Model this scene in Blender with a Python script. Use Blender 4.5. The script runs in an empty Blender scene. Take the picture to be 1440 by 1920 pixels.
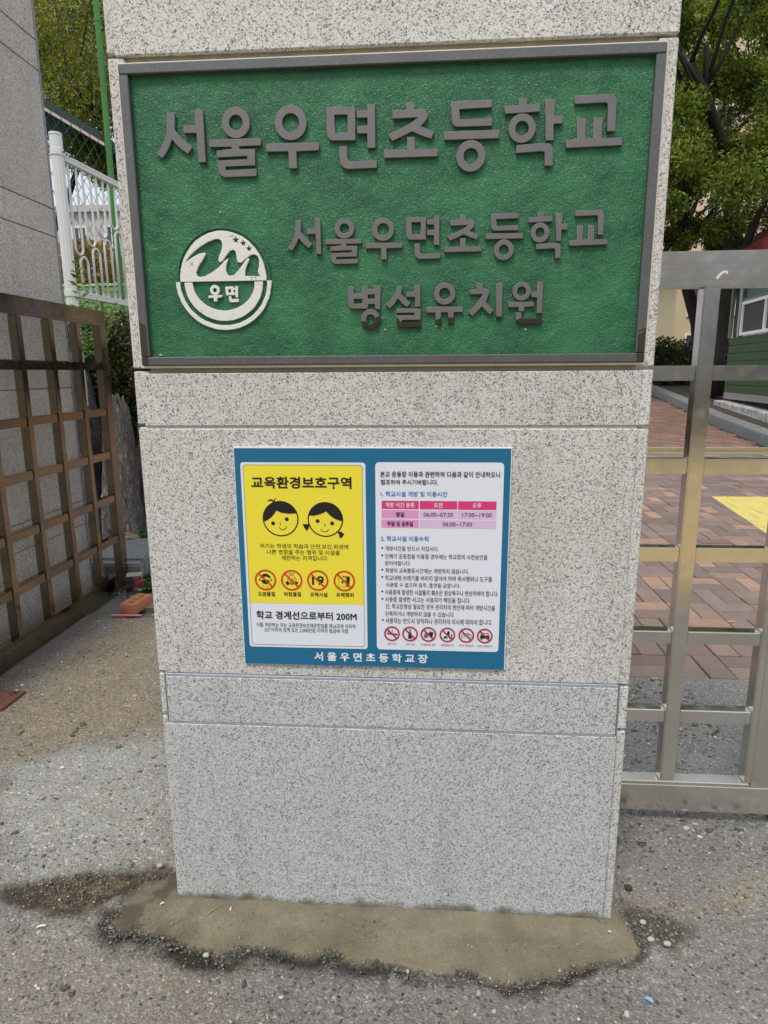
import bpy, bmesh, math, random
import numpy as np
from mathutils import Vector, Matrix, noise
PI = math.pi
sc = bpy.context.scene
# ---------------------------------------------------------------- camera
CAMPOS = (.63477, -1.42039, 1.34040)
CAMR = [Vector((0.99745551, 0.07099319, -0.00651727)), Vector((0.00845624, -0.20858905, -0.97796682)), Vector((-0.07078842, 0.97542328, -0.20865863))]  # right, down, forward
cam = bpy.data.cameras.new('camera'); co = bpy.data.objects.new('camera', cam); sc.collection.objects.link(co); sc.camera = co
cam.sensor_fit = 'HORIZONTAL'; cam.sensor_width = 36; cam.lens = 36*1230/1440; cam.clip_start = .05; cam.clip_end = 500
r_, d_, f_ = CAMR
co.matrix_world = Matrix(((r_.x, -d_.x, -f_.x, CAMPOS[0]), (r_.y, -d_.y, -f_.y, CAMPOS[1]), (r_.z, -d_.z, -f_.z, CAMPOS[2]), (0, 0, 0, 1)))
# ---------------------------------------------------------------- light: bright overcast
SUN_EL, SUN_AZ = 58, 200          # azimuth in degrees clockwise from +y: the sun stands behind the photographer
w = bpy.data.worlds.new('World'); sc.world = w; w.use_nodes = True; nt = w.node_tree
bg = nt.nodes['Background']; sky = nt.nodes.new('ShaderNodeTexSky'); sky.sky_type = 'NISHITA'; sky.sun_disc = False
sky.sun_elevation = math.radians(SUN_EL); sky.sun_rotation = math.radians(SUN_AZ); sky.air_density = 1.0; sky.dust_density = 4.0; sky.ozone_density = 1.0
mx = nt.nodes.new('ShaderNodeMix'); mx.data_type = 'RGBA'; mx.inputs[0].default_value = .72; nt.links.new(sky.outputs[0], mx.inputs[6]); mx.inputs[7].default_value = (9.3, 9.8, 10.6, 1)
nt.links.new(mx.outputs[2], bg.inputs[0]); bg.inputs[1].default_value = .085
sl = bpy.data.lights.new('sun', 'SUN'); sl.energy = 1.5; sl.angle = math.radians(16); sl.color = (1, .95, .88)
so = bpy.data.objects.new('sun', sl); sc.collection.objects.link(so)
a_, e_ = math.radians(SUN_AZ), math.radians(SUN_EL)
so.rotation_euler = Vector((math.sin(a_)*math.cos(e_), math.cos(a_)*math.cos(e_), math.sin(e_))).to_track_quat('Z', 'Y').to_euler()
vs = sc.view_settings; vs.view_transform = 'Standard'; vs.look = 'None'; vs.gamma = 1; vs.use_curve_mapping = False; vs.exposure = 0.34
DATA = {'TX':[('교육환경보호구역', 0.2374, 0.4612, 1.0894, 1.1164, 'ink', 0.030), ('여기는 학생의 학습과 안전,보건,위생에', 0.2505, 0.4511, 0.9518, 0.9634, 'ink', 0.010), ('나쁜 영향을 주는 행위 및 시설을', 0.2656, 0.4323, 0.938, 0.9497, 'ink', 0.010), ('제한하는 지역입니다.', 0.2985, 0.4051, 0.9246, 0.9361, 'ink', 0.010), ('오염물질', 0.2403, 0.2803, 0.8383, 0.8489, 'ink', 0.014), ('위험물질', 0.3008, 0.3408, 0.8388, 0.8494, 'ink', 0.014), ('유해시설', 0.3617, 0.4015, 0.8387, 0.8496, 'ink', 0.014), ('유해행위', 0.4218, 0.4619, 0.839, 0.8498, 'ink', 0.014), ('학교 경계선으로부터 200M', 0.2341, 0.4679, 0.7824, 0.8027, 'ink', 0.022), ('이를 위반하는 자는 교육환경보호에관한법률 제16조에 의하여', 0.2338, 0.4641, 0.7629, 0.774, 'ink', 0), ('2년 이하의 징역 또는 2,000만원 이하의 벌금에 처함.', 0.2515, 0.4497, 0.7508, 0.762, 'ink', 0), ('서 울 우 면 초 등 학 교 장', 0.3671, 0.6315, 0.6816, 0.7042, 'paper', 0.035), ('본교 운동장 이용과 관련하여 다음과 같이 안내하오니', 0.5245, 0.7833, 1.1162, 1.1291, 'ink', 0.015), ('협조하여 주시기바랍니다.', 0.5252, 0.6504, 1.0995, 1.1111, 'ink', 0.015), ('1. 학교시설 개방 및 이용시간', 0.5255, 0.6711, 1.0732, 1.0852, 'blueink', 0.015), ('2. 학교시설 이용수칙', 0.5248, 0.6307, 0.9721, 0.9842, 'blueink', 0.015), ('개방 시간 분류', 0.5353, 0.5999, 1.0489, 1.0599, 'paper', 0.02), ('오전', 0.6416, 0.6608, 1.049, 1.06, 'paper', 0.02), ('오후', 0.7259, 0.7452, 1.0492, 1.0601, 'paper', 0.02), ('평일', 0.5584, 0.5768, 1.0277, 1.0387, 'ink', 0.02), ('06:00~07:30', 0.6196, 0.6838, 1.0285, 1.0381, 'ink', 0.005), ('17:00~19:00', 0.7043, 0.768, 1.0284, 1.038, 'ink', 0.005), ('주말 및 공휴일', 0.5391, 0.5962, 1.0064, 1.0175, 'ink', 0.02), ('06:00~17:00', 0.6619, 0.726, 1.0071, 1.017, 'ink', 0.005), ('개방시간을 반드시 지킵시다.', 0.5342, 0.6534, 0.9498, 0.9611, 'ink', 0.010), ('단체가 운동장을 이용할 경우에는 학교장의 사전승인을', 0.5346, 0.7612, 0.9316, 0.9435, 'ink', 0.010), ('받아야합니다.', 0.534, 0.5916, 0.9159, 0.9267, 'ink', 0.010), ('학생의 교육활동시간에는 개방하지 않습니다.', 0.5344, 0.721, 0.8983, 0.91, 'ink', 0.010), ('학교내에 쓰레기를 버리지 말아야 하며 취사행위나 도구를', 0.5337, 0.7728, 0.8804, 0.893, 'ink', 0.010), ('사용할 수 없으며 음주, 흡연을 금합니다.', 0.535, 0.7026, 0.8646, 0.8761, 'ink', 0.010), ('사용중에 발생한 시설물의 훼손은 원상복구나 변상하여야 합니다.', 0.5335, 0.7873, 0.8465, 0.8595, 'ink', 0.010), ('사용중 발생한 사고는 사용자가 책임을 집니다.', 0.5334, 0.7259, 0.8294, 0.8422, 'ink', 0.010), ('단, 학교운영상 필요한 경우 관리자의 판단에 따라 개방시간을', 0.5353, 0.7814, 0.8124, 0.8256, 'ink', 0.010), ('단축하거나 개방하지 않을 수 있습니다.', 0.5341, 0.6906, 0.7953, 0.8077, 'ink', 0.010), ('사용자는 반드시 당직자나 관리자의 지시에 따라야 합니다.', 0.5339, 0.7756, 0.7777, 0.7915, 'ink', 0.010), ('흡연 금지', 0.539, 0.5582, 0.7254, 0.7305, 'redink', 0.01), ('음주 금지', 0.5807, 0.6004, 0.7255, 0.7306, 'redink', 0.01), ('음식물반입 금지', 0.6153, 0.6488, 0.7253, 0.7304, 'redink', 0.01), ('애완동물 금지', 0.6611, 0.6899, 0.7255, 0.7306, 'redink', 0.01), ('자전거 통행금지', 0.7016, 0.7349, 0.725, 0.7304, 'redink', 0.01), ('자동차 통행금지', 0.7432, 0.7772, 0.7249, 0.7299, 'redink', 0.01), ('GAS', 0.3143, 0.3261, 0.8903, 0.8949, 'ink', 0), ('19', 0.3667, 0.3945, 0.8668, 0.8889, 'ink', 0.035)],'board':[[0.1995,1.1851],[0.8114,1.1802],[0.8037,0.6673],[0.2004,0.671]],'white1':[[0.2145,1.148],[0.492,1.1477],[0.4917,0.714],[0.2146,0.7126]],'inner1':[[0.2207,1.142],[0.4855,1.1416],[0.4855,0.7205],[0.2213,0.718]],'yb':[[0.2212,0.8206],[0.4831,0.8213]],'white2':[[0.5135,1.1483],[0.7908,1.1492],[0.7923,0.7131],[0.5143,0.7146]],'boy':['ring',0.3002,1.021,0.0407,0.0379],'girl':['ring',0.4012,1.02,0.0399,0.0371],'ic1':[[0.2596,0.8771,0.0248,0.0208],[0.3202,0.8775,0.0247,0.0207],[0.3802,0.8779,0.0246,0.0206],[0.441,0.8777,0.0245,0.0205]],'ic2':[[0.5487,0.753,0.018,0.0145],[0.5902,0.7533,0.018,0.0145],[0.6322,0.7531,0.0179,0.0144],[0.6753,0.7529,0.0178,0.0144],[0.7183,0.7527,0.0178,0.0143],[0.76,0.7522,0.0177,0.0143]],'tab':[[[0.5268,1.0637],[0.6088,1.0451]],[[0.6106,1.0638],[0.6929,1.045]],[[0.6945,1.0638],[0.7777,1.0446]],[[0.5266,1.0428],[0.6089,1.0242]],[[0.6107,1.0427],[0.6933,1.0239]],[[0.6943,1.0426],[0.7778,1.0236]],[[0.5264,1.0215],[0.609,1.0029]],[[0.6108,1.0212],[0.7779,1.0027]]],'bul':[[0.5279,0.956],[0.5278,0.939],[0.5275,0.9054],[0.5274,0.8884],[0.5272,0.8542],[0.5276,0.8368],[0.5278,0.7858]],'line1':[[['poly',[[0.1,1.8509],[0.1171,1.8504],[0.1144,1.8208],[0.1213,1.8117],[0.1323,1.8009],[0.149,1.7869],[0.1388,1.7744],[0.1244,1.7846],[0.1149,1.7939],[0.108,1.8023],[0.102,1.7897],[0.0933,1.7764],[0.085,1.7676],[0.073,1.7777],[0.0822,1.7865],[0.0908,1.7991],[0.0971,1.8139],[0.099,1.8317]]],['poly',[[0.1582,1.8553],[0.1745,1.8552],[0.1748,1.8146],[0.1752,1.7583],[0.1596,1.7583],[0.1591,1.8128],[0.1328,1.8128],[0.1329,1.8274],[0.1581,1.8277]]]],[['ring',0.2405,1.8292,0.0286,0.0138],['poly',[[0.1838,1.7994],[0.2893,1.7996],[0.2897,1.7862],[0.2451,1.7857],[0.2445,1.7805],[0.2765,1.7803],[0.2763,1.7496],[0.2146,1.7489],[0.2151,1.7421],[0.278,1.7435],[0.2782,1.7298],[0.2135,1.7292],[0.2068,1.7309],[0.2024,1.7356],[0.1999,1.7417],[0.1989,1.7607],[0.2605,1.7616],[0.2608,1.7676],[0.198,1.7663],[0.1983,1.7788],[0.2224,1.7811],[0.2299,1.7813],[0.2293,1.7854],[0.1842,1.7859]]]],[['ring',0.3513,1.8256,0.0321,0.0169],['poly',[[0.2999,1.7892],[0.4072,1.7884],[0.4068,1.7739],[0.3609,1.7732],[0.3621,1.7422],[0.3446,1.7418],[0.3447,1.7737],[0.2996,1.7741]]]],[['poly',[[0.423,1.8507],[0.48,1.8504],[0.4804,1.79],[0.4343,1.7905],[0.4282,1.7931],[0.4247,1.7981],[0.4233,1.8053],[0.4224,1.8245]],[[0.4389,1.837],[0.465,1.8367],[0.4648,1.8044],[0.4396,1.8045]]],['poly',[[0.5045,1.8536],[0.5195,1.8539],[0.5195,1.8136],[0.52,1.7752],[0.5032,1.7752],[0.5036,1.8017],[0.4842,1.8019],[0.4835,1.8155],[0.5046,1.8157],[0.5042,1.8299],[0.4837,1.8301],[0.4834,1.8429],[0.5041,1.8434]]],['poly',[[0.4474,1.7797],[0.4629,1.7801],[0.4631,1.7607],[0.4646,1.7557],[0.4677,1.7531],[0.4745,1.7514],[0.5221,1.7529],[0.5224,1.7387],[0.4635,1.7378],[0.4564,1.74],[0.4512,1.745],[0.4484,1.7513],[0.4476,1.7611]]]],[['poly',[[0.5538,1.8418],[0.5811,1.8414],[0.5799,1.8546],[0.5963,1.855],[0.5967,1.842],[0.6102,1.8424],[0.6162,1.8409],[0.6206,1.8376],[0.6229,1.8318],[0.6216,1.8247],[0.6173,1.8194],[0.6086,1.8117],[0.6356,1.8014],[0.63,1.7881],[0.6104,1.7947],[0.5921,1.8027],[0.5755,1.7952],[0.5527,1.7863],[0.5449,1.7993],[0.5668,1.8074],[0.5877,1.8163],[0.6042,1.8276],[0.5537,1.8265]]],['poly',[[0.5822,1.7927],[0.5974,1.7925],[0.5983,1.7701],[0.6429,1.771],[0.643,1.7565],[0.5367,1.7562],[0.5371,1.7707],[0.5834,1.7699]]]],[['poly',[[0.6683,1.8533],[0.7458,1.8548],[0.7467,1.8404],[0.684,1.8392],[0.6855,1.8212],[0.7472,1.8224],[0.7476,1.808],[0.6814,1.8079],[0.6759,1.8095],[0.6718,1.813],[0.6699,1.8185],[0.6686,1.8343]]],['poly',[[0.6542,1.8004],[0.761,1.8008],[0.7615,1.7855],[0.6549,1.7854]]],['ring',0.7079,1.7552,0.0287,0.0142]],[['poly',[[0.771,1.8419],[0.7988,1.8426],[0.7977,1.8553],[0.8136,1.8552],[0.8137,1.8433],[0.8381,1.8444],[0.8387,1.8302],[0.7718,1.8282]]],['ring',0.8059,1.8018,0.0262,0.0128],['poly',[[0.8488,1.8515],[0.8659,1.8515],[0.8666,1.8226],[0.8824,1.8226],[0.8832,1.8081],[0.8659,1.8079],[0.8673,1.7788],[0.8515,1.7788]]],['poly',[[0.7967,1.7722],[0.8488,1.7742],[0.859,1.7736],[0.8639,1.7709],[0.8667,1.7654],[0.8677,1.7336],[0.8514,1.7337],[0.8513,1.7548],[0.8502,1.7583],[0.8469,1.7597],[0.8426,1.7598],[0.7955,1.7579]]]],[['poly',[[0.9036,1.8553],[0.9687,1.8563],[0.9758,1.8547],[0.9803,1.8513],[0.9827,1.8451],[0.9838,1.7915],[0.9679,1.7915],[0.9666,1.838],[0.9651,1.8409],[0.9622,1.8421],[0.9038,1.8411]]],['poly',[[0.8907,1.7782],[0.913,1.7799],[0.9102,1.8166],[0.9269,1.8169],[0.9273,1.7802],[0.943,1.7806],[0.942,1.8164],[0.9582,1.8167],[0.9585,1.7798],[0.9974,1.7805],[0.9983,1.7664],[0.8914,1.7644]]]]],'line2':[[0.3359,1.5787,0.4063,1.6481],[0.4148,1.5586,0.4896,1.6463],[0.4977,1.5654,0.573,1.6457],[0.5803,1.5651,0.6497,1.6477],[0.658,1.5775,0.7322,1.6478],[0.7404,1.5599,0.8148,1.6486],[0.8241,1.5618,0.902,1.6496],[0.9067,1.5849,0.9824,1.651]],'line3':[[['poly',[[0.4601,1.5141],[0.472,1.5144],[0.4717,1.5001],[0.4892,1.5001],[0.4894,1.5151],[0.5017,1.515],[0.5011,1.5084],[0.516,1.5082],[0.5155,1.5152],[0.5281,1.5153],[0.5269,1.4677],[0.5161,1.4693],[0.5158,1.4789],[0.5019,1.4788],[0.5011,1.4695],[0.4689,1.4699],[0.4646,1.4716],[0.4616,1.4752],[0.4604,1.4811]],[[0.472,1.4895],[0.4901,1.4892],[0.4892,1.48],[0.4719,1.4795]],[[0.501,1.4974],[0.5159,1.4977],[0.5152,1.4892],[0.5014,1.4891]]],['ring',0.5063,1.4484,0.0202,0.0094]],[['poly',[[0.5609,1.5141],[0.5731,1.5143],[0.5701,1.4986],[0.5769,1.4912],[0.59,1.4808],[0.5831,1.4714],[0.5739,1.4774],[0.5639,1.4892],[0.5562,1.4783],[0.547,1.4693],[0.5378,1.4779],[0.5478,1.4873],[0.5555,1.4967],[0.5601,1.5061]]],['poly',[[0.5986,1.5154],[0.6097,1.5155],[0.6103,1.472],[0.5984,1.4719],[0.5986,1.4917],[0.5815,1.4919],[0.5812,1.5026],[0.5983,1.5023]]],['poly',[[0.5604,1.4692],[0.6107,1.469],[0.6108,1.446],[0.5723,1.4464],[0.5723,1.4405],[0.6116,1.4408],[0.6116,1.4311],[0.5669,1.4316],[0.563,1.4332],[0.5615,1.4366],[0.5608,1.4554],[0.5977,1.4557],[0.5977,1.4601],[0.5603,1.4603]]]],[['ring',0.6599,1.4971,0.0219,0.0112],['poly',[[0.6221,1.4714],[0.6974,1.4717],[0.6976,1.4604],[0.679,1.4604],[0.6788,1.4371],[0.6675,1.4371],[0.6672,1.4603],[0.6529,1.4602],[0.6528,1.4365],[0.6422,1.4366],[0.6413,1.46],[0.6229,1.4602]]]],[['poly',[[0.7112,1.5046],[0.7263,1.5053],[0.7255,1.5173],[0.7371,1.5176],[0.7371,1.5066],[0.7461,1.5059],[0.7499,1.5033],[0.7511,1.4989],[0.7494,1.4932],[0.744,1.4802],[0.7608,1.4632],[0.7527,1.4545],[0.7364,1.4708],[0.7172,1.4516],[0.7087,1.461],[0.7242,1.4761],[0.7381,1.4955],[0.7117,1.4951]]],['poly',[[0.7645,1.516],[0.7769,1.5165],[0.7782,1.4479],[0.766,1.4478]]]],[['ring',0.8162,1.4997,0.0185,0.0091],['poly',[[0.8361,1.4977],[0.8475,1.4978],[0.847,1.5179],[0.8588,1.5181],[0.8592,1.4566],[0.8473,1.4563],[0.8475,1.4871],[0.8365,1.4876]]],['poly',[[0.7896,1.4788],[0.8414,1.4791],[0.8415,1.4694],[0.8229,1.469],[0.8225,1.4602],[0.8112,1.4604],[0.8109,1.4688],[0.7904,1.4687]]],['poly',[[0.8057,1.4583],[0.8168,1.4586],[0.8171,1.4504],[0.8181,1.4475],[0.8207,1.446],[0.8597,1.4459],[0.8597,1.4353],[0.8159,1.4352],[0.811,1.4367],[0.8076,1.4403],[0.8065,1.4444]]]]],'emb':{'center':[0.1973,1.5363],'rim':['ring',0.1973,1.5366,0.1003,0.0964],'white_out':['ring',0.1969,1.5298,0.0907,0.0002],'dome':[[0.1026,1.5313],[0.2895,1.5284],[0.2019,1.6288]],'lower':[[0.113,1.5295],[0.2825,1.5269],[0.1912,1.4486],[0.1305,1.5293],[0.2635,1.5272],[0.1925,1.471]],'outer':[[0.0945,1.5287],[0.2993,1.5287],[0.1919,1.43],[0.1036,1.5285],[0.2904,1.5289],[0.1925,1.44]],'sw':[[0.1174,1.5667],[0.1242,1.5763],[0.1353,1.5865],[0.1517,1.5981],[0.1696,1.6073],[0.1837,1.6118],[0.1923,1.6121],[0.1973,1.6088],[0.1989,1.602],[0.1977,1.5933],[0.1932,1.5838],[0.189,1.5727],[0.1896,1.5679],[0.1926,1.5662],[0.1984,1.5701],[0.2068,1.5804],[0.215,1.589],[0.222,1.5904],[0.2261,1.5872],[0.2276,1.58],[0.2279,1.572],[0.2301,1.5659],[0.237,1.5646],[0.2459,1.5717],[0.2575,1.5794],[0.2653,1.5809],[0.272,1.5776],[0.2751,1.5704],[0.2745,1.5584],[0.2714,1.5472],[0.2729,1.5416],[0.277,1.5378],[0.2434,1.5388],[0.2449,1.5509],[0.2497,1.562],[0.2544,1.5699],[0.2538,1.5735],[0.2503,1.5729],[0.2458,1.5685],[0.2393,1.5606],[0.2301,1.5495],[0.221,1.5416],[0.2122,1.5393],[0.2063,1.5422],[0.2036,1.5499],[0.2047,1.5596],[0.2099,1.5742],[0.2018,1.5693],[0.1908,1.5582],[0.1745,1.5472],[0.1583,1.5394],[0.1477,1.5379],[0.1418,1.5405],[0.1396,1.547],[0.1456,1.559],[0.1552,1.5717],[0.1624,1.582],[0.163,1.5847],[0.1596,1.586],[0.1473,1.5838],[0.1329,1.5769],[0.122,1.5699]],'stars':[[0.2282,1.6093,0.0082],[0.2433,1.6027,0.0074],[0.255,1.5919,0.0074]],'w':[['ring',0.1778,1.5114,0.0104,0.0044],['poly',[[0.1631,1.5005],[0.193,1.5017],[0.1927,1.4965],[0.1827,1.4961],[0.1818,1.4884],[0.1743,1.4882],[0.1744,1.4958],[0.1632,1.4956]]],['poly',[[0.2002,1.5179],[0.2176,1.5185],[0.2174,1.5149],[0.2216,1.5152],[0.2218,1.5186],[0.2272,1.5188],[0.2269,1.4963],[0.2216,1.4961],[0.2216,1.501],[0.2174,1.5009],[0.2013,1.5006]],[[0.2063,1.5126],[0.2125,1.5129],[0.2121,1.506],[0.2063,1.5058]],[[0.2179,1.5112],[0.2214,1.5113],[0.2215,1.5056],[0.2178,1.5055]]],['poly',[[0.2068,1.4986],[0.2117,1.4988],[0.2124,1.4929],[0.2276,1.4934],[0.2281,1.487],[0.211,1.4864],[0.2073,1.4894]]]]},'low':[[0.0052,0.6351],[1.0665,0.6302],[0.0044,0.5106],[1.0654,0.5062],[-0.0042,0.0004],[1.0709,0.013]],'chips':[[0.5362,1.4276],[0.6445,1.4329],[0.8273,1.4248],[0.0489,1.3797],[0.816,1.8826],[0.0912,1.7555],[0.197,1.6648],[0.3975,1.5267],[0.8304,1.8784]],'mortar':[[-0.059,0.087],[-0.089,0.064],[-0.135,0.039],[-0.139,-0.023],[-0.157,-0.086],[-0.125,-0.123],[-0.089,-0.101],[-0.019,-0.135],[0.032,-0.134],[0.135,-0.165],[0.192,-0.142],[0.28,-0.137],[0.381,-0.129],[0.51,-0.139],[0.561,-0.156],[0.605,-0.193],[0.635,-0.193],[0.707,-0.185],[0.767,-0.183],[0.825,-0.198],[0.884,-0.195],[0.951,-0.15],[1.041,-0.121],[1.122,-0.094],[1.151,-0.033],[1.14,-0.01],[1.118,0.027],[1.119,0.07],[0.784,0.229],[0.164,0.226]],'damp_brown':[[-0.508,0.033],[-0.448,0.059],[-0.316,0.069],[-0.165,0.098],[-0.054,0.088],[-0.081,0.042],[-0.148,-0.002],[-0.194,-0.027],[-0.241,-0.071],[-0.309,-0.077],[-0.375,-0.061],[-0.448,-0.025]],'damp_dark':[[-0.211,-0.049],[-0.12,-0.063],[-0.015,-0.117],[0.128,-0.147],[0.28,-0.135],[0.432,-0.123],[0.56,-0.136],[0.536,-0.157],[0.385,-0.148],[0.339,-0.174],[0.29,-0.176],[0.223,-0.162],[0.142,-0.188],[0.055,-0.194],[-0.015,-0.177],[-0.096,-0.144],[-0.181,-0.108]],'damp_dark2':[[0.875,-0.176],[0.951,-0.147],[1.047,-0.101],[1.066,-0.12],[0.995,-0.165],[0.896,-0.195],[0.825,-0.199],[0.695,-0.188],[0.708,-0.168]],'damp_right':[[1.131,0.049],[1.199,0.034],[1.278,0],[1.265,-0.042],[1.196,-0.088],[1.14,-0.072],[1.14,-0.012]],'light':[[-0.863,0.54],[-0.707,0.676],[-0.499,0.751],[-0.354,0.784],[-0.067,0.107],[-0.327,0.088],[-0.477,0.057],[-0.561,0.09]],'sand':[[-0.863,0.54],[-0.707,0.676],[-0.499,0.751],[-0.362,0.783],[-0.864,1.918],[-1.072,1.985],[-1.12,1.405],[-1.126,0.932]],'sandR':[[1.136,0.071],[1.295,0.082],[1.557,0.182],[1.516,0.098],[1.307,0.042],[1.132,0.028]]}
# ---------------------------------------------------------------- helpers
COL = bpy.context.scene.collection
ORG = {}
def root(name, label, cat, loc=(0,0,0), group=None):
    o = bpy.data.objects.new(name, None); COL.objects.link(o)
    o.location = loc; o.empty_display_size = .1
    o['label'] = label; o['category'] = cat
    if group: o['group'] = group
    ORG[o.name] = Vector(loc)
    return o
def org(o):
    v = Vector((0,0,0))
    while o is not None:
        v = v + o.location; o = o.parent
    return v
def tag(o, label=None, cat=None, group=None, kind=None):
    if label: o['label'] = label
    if cat: o['category'] = cat
    if group: o['group'] = group
    if kind: o['kind'] = kind
    return o
def link(name, me, mat, parent=None, loc=None, smooth=False):
    """me has world coordinates unless loc given"""
    o = bpy.data.objects.new(name, me); COL.objects.link(o)
    if mat is not None and len(me.materials) == 0: me.materials.append(mat)
    if smooth:
        me.polygons.foreach_set('use_smooth', [True]*len(me.polygons))
    if parent is not None:
        o.parent = parent
        if loc is None: me.transform(Matrix.Translation(-org(parent)))
        else: o.location = Vector(loc) - org(parent)
    elif loc is not None: o.location = loc
    return o
def mesh(name, v, f):
    me = bpy.data.meshes.new(name); me.from_pydata([tuple(p) for p in v], [], f); me.update(); return me
def npmesh(name, V, F, attr=None, smooth=False):
    """V (n,3), F (m,4) quads, numpy fast path"""
    me = bpy.data.meshes.new(name); n, m, k = len(V), len(F), F.shape[1]
    me.vertices.add(n); me.vertices.foreach_set('co', np.ascontiguousarray(V, dtype=np.float32).ravel())
    me.loops.add(m*k); me.loops.foreach_set('vertex_index', np.ascontiguousarray(F, dtype=np.int32).ravel())
    me.polygons.add(m); me.polygons.foreach_set('loop_start', np.arange(m, dtype=np.int32)*k)
    try: me.polygons.foreach_set('loop_total', np.full(m, k, dtype=np.int32))
    except Exception: pass
    if smooth: me.polygons.foreach_set('use_smooth', np.ones(m, dtype=bool))
    me.update(calc_edges=True)
    if attr is not None:
        for nm, dom, arr in attr:
            if arr.ndim == 1:
                a = me.attributes.new(nm, 'FLOAT', dom); a.data.foreach_set('value', arr.astype(np.float32))
            else:
                a = me.attributes.new(nm, 'FLOAT_COLOR', dom)
                c = np.ones((len(arr), 4), dtype=np.float32); c[:, :3] = arr
                a.data.foreach_set('color', c.ravel())
    return me
def boxbm(bm, x0, x1, y0, y1, z0, z1, bev=0.0, rot=None, seg=1):
    r = bmesh.ops.create_cube(bm, size=1)
    vs = r['verts']
    c = Vector(((x0+x1)/2, (y0+y1)/2, (z0+z1)/2))
    for v in vs:
        v.co = Vector((v.co.x*(x1-x0), v.co.y*(y1-y0), v.co.z*(z1-z0)))
        if rot is not None: v.co = rot @ v.co
        v.co += c
    if bev > 0:
        es = list({e for v in vs for e in v.link_edges})
        bmesh.ops.bevel(bm, geom=es, offset=bev, segments=seg, affect='EDGES', clamp_overlap=True)
def box(name, x0, x1, y0, y1, z0, z1, mat, parent=None, bev=0.0, rot=None, seg=1):
    bm = bmesh.new(); boxbm(bm, x0, x1, y0, y1, z0, z1, bev, rot, seg)
    me = bpy.data.meshes.new(name); bm.to_mesh(me); bm.free()
    return link(name, me, mat, parent)
def frombm(name, bm, mat, parent=None, smooth=False):
    me = bpy.data.meshes.new(name); bm.to_mesh(me); bm.free()
    return link(name, me, mat, parent, smooth=smooth)
def tubebm(bm, pts, rad, n=8, closed=False):
    """tube through pts with radius or list of radii"""
    pts = [Vector(p) for p in pts]; N = len(pts)
    if not isinstance(rad, (list, tuple)): rad = [rad]*N
    rings = []; up = None
    for i, p in enumerate(pts):
        a = pts[i-1] if (i > 0 or closed) else pts[i]; b = pts[(i+1) % N] if (i < N-1 or closed) else pts[i]
        t = (b-a).normalized()
        if up is None:
            up = t.orthogonal().normalized()
        else:
            up = (up - t*up.dot(t)); up = up.normalized() if up.length > 1e-6 else t.orthogonal().normalized()
        s = t.cross(up)
        rings.append([bm.verts.new(p + (up*math.cos(2*PI*k/n) + s*math.sin(2*PI*k/n))*rad[i]) for k in range(n)])
    for i in range(N if closed else N-1):
        A, B = rings[i], rings[(i+1) % N]
        for k in range(n): bm.faces.new((A[k], A[(k+1) % n], B[(k+1) % n], B[k]))
    if not closed:
        bm.faces.new(list(reversed(rings[0]))); bm.faces.new(rings[-1])
def curvemesh(polys, depth, bevel=0.0, name='shape'):
    """2-D outlines (x,z) with holes -> mesh extruded by depth towards -y, centred on y=0 (front at -depth)"""
    cu = bpy.data.curves.new(name, 'CURVE'); cu.dimensions = '2D'; cu.fill_mode = 'BOTH'
    cu.extrude = max(depth/2 - bevel, 0); cu.bevel_depth = bevel; cu.offset = -bevel; cu.bevel_resolution = 1
    for poly in polys:
        sp = cu.splines.new('POLY'); sp.points.add(len(poly)-1); sp.use_cyclic_u = True
        for i, (x, z) in enumerate(poly): sp.points[i].co = (x, z, 0, 1)
    o = bpy.data.objects.new(name, cu); COL.objects.link(o)
    me = bpy.data.meshes.new_from_object(o)
    bpy.data.objects.remove(o); bpy.data.curves.remove(cu)
    me.transform(Matrix(((1,0,0,0),(0,0,-1,-depth/2),(0,1,0,0),(0,0,0,1))))
    return me
def flat(name, polys, y, mat, parent, depth=0.0):
    """thin print: front face at y"""
    me = curvemesh(polys, depth, 0, name)
    me.transform(Matrix.Translation((0, y+depth, 0)))
    return link(name, me, mat, parent)
def circ(cx, cz, r, n=28, a0=0, a1=2*PI):
    k = n if abs(a1-a0-2*PI) < 1e-6 else n+1
    return [(cx+r*math.cos(a0+(a1-a0)*i/n), cz+r*math.sin(a0+(a1-a0)*i/n)) for i in range(k)]
def rrect(x0, x1, z0, z1, r, n=5):
    out = []
    for cx, cz, a in ((x1-r, z1-r, 0), (x0+r, z1-r, 90), (x0+r, z0+r, 180), (x1-r, z0+r, 270)):
        for i in range(n+1):
            t = math.radians(a+90*i/n); out.append((cx+r*math.cos(t), cz+r*math.sin(t)))
    return out
def band(c, w):
    """polyline (x,z) -> outline of width w"""
    L, R = [], []
    for i in range(len(c)):
        a = Vector(c[max(i-1, 0)]); b = Vector(c[min(i+1, len(c)-1)]); t = (b-a).normalized(); n = Vector((-t.y, t.x))
        p = Vector(c[i]); L.append(tuple(p+n*w/2)); R.append(tuple(p-n*w/2))
    return L + R[::-1]
_TX = {}
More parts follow.
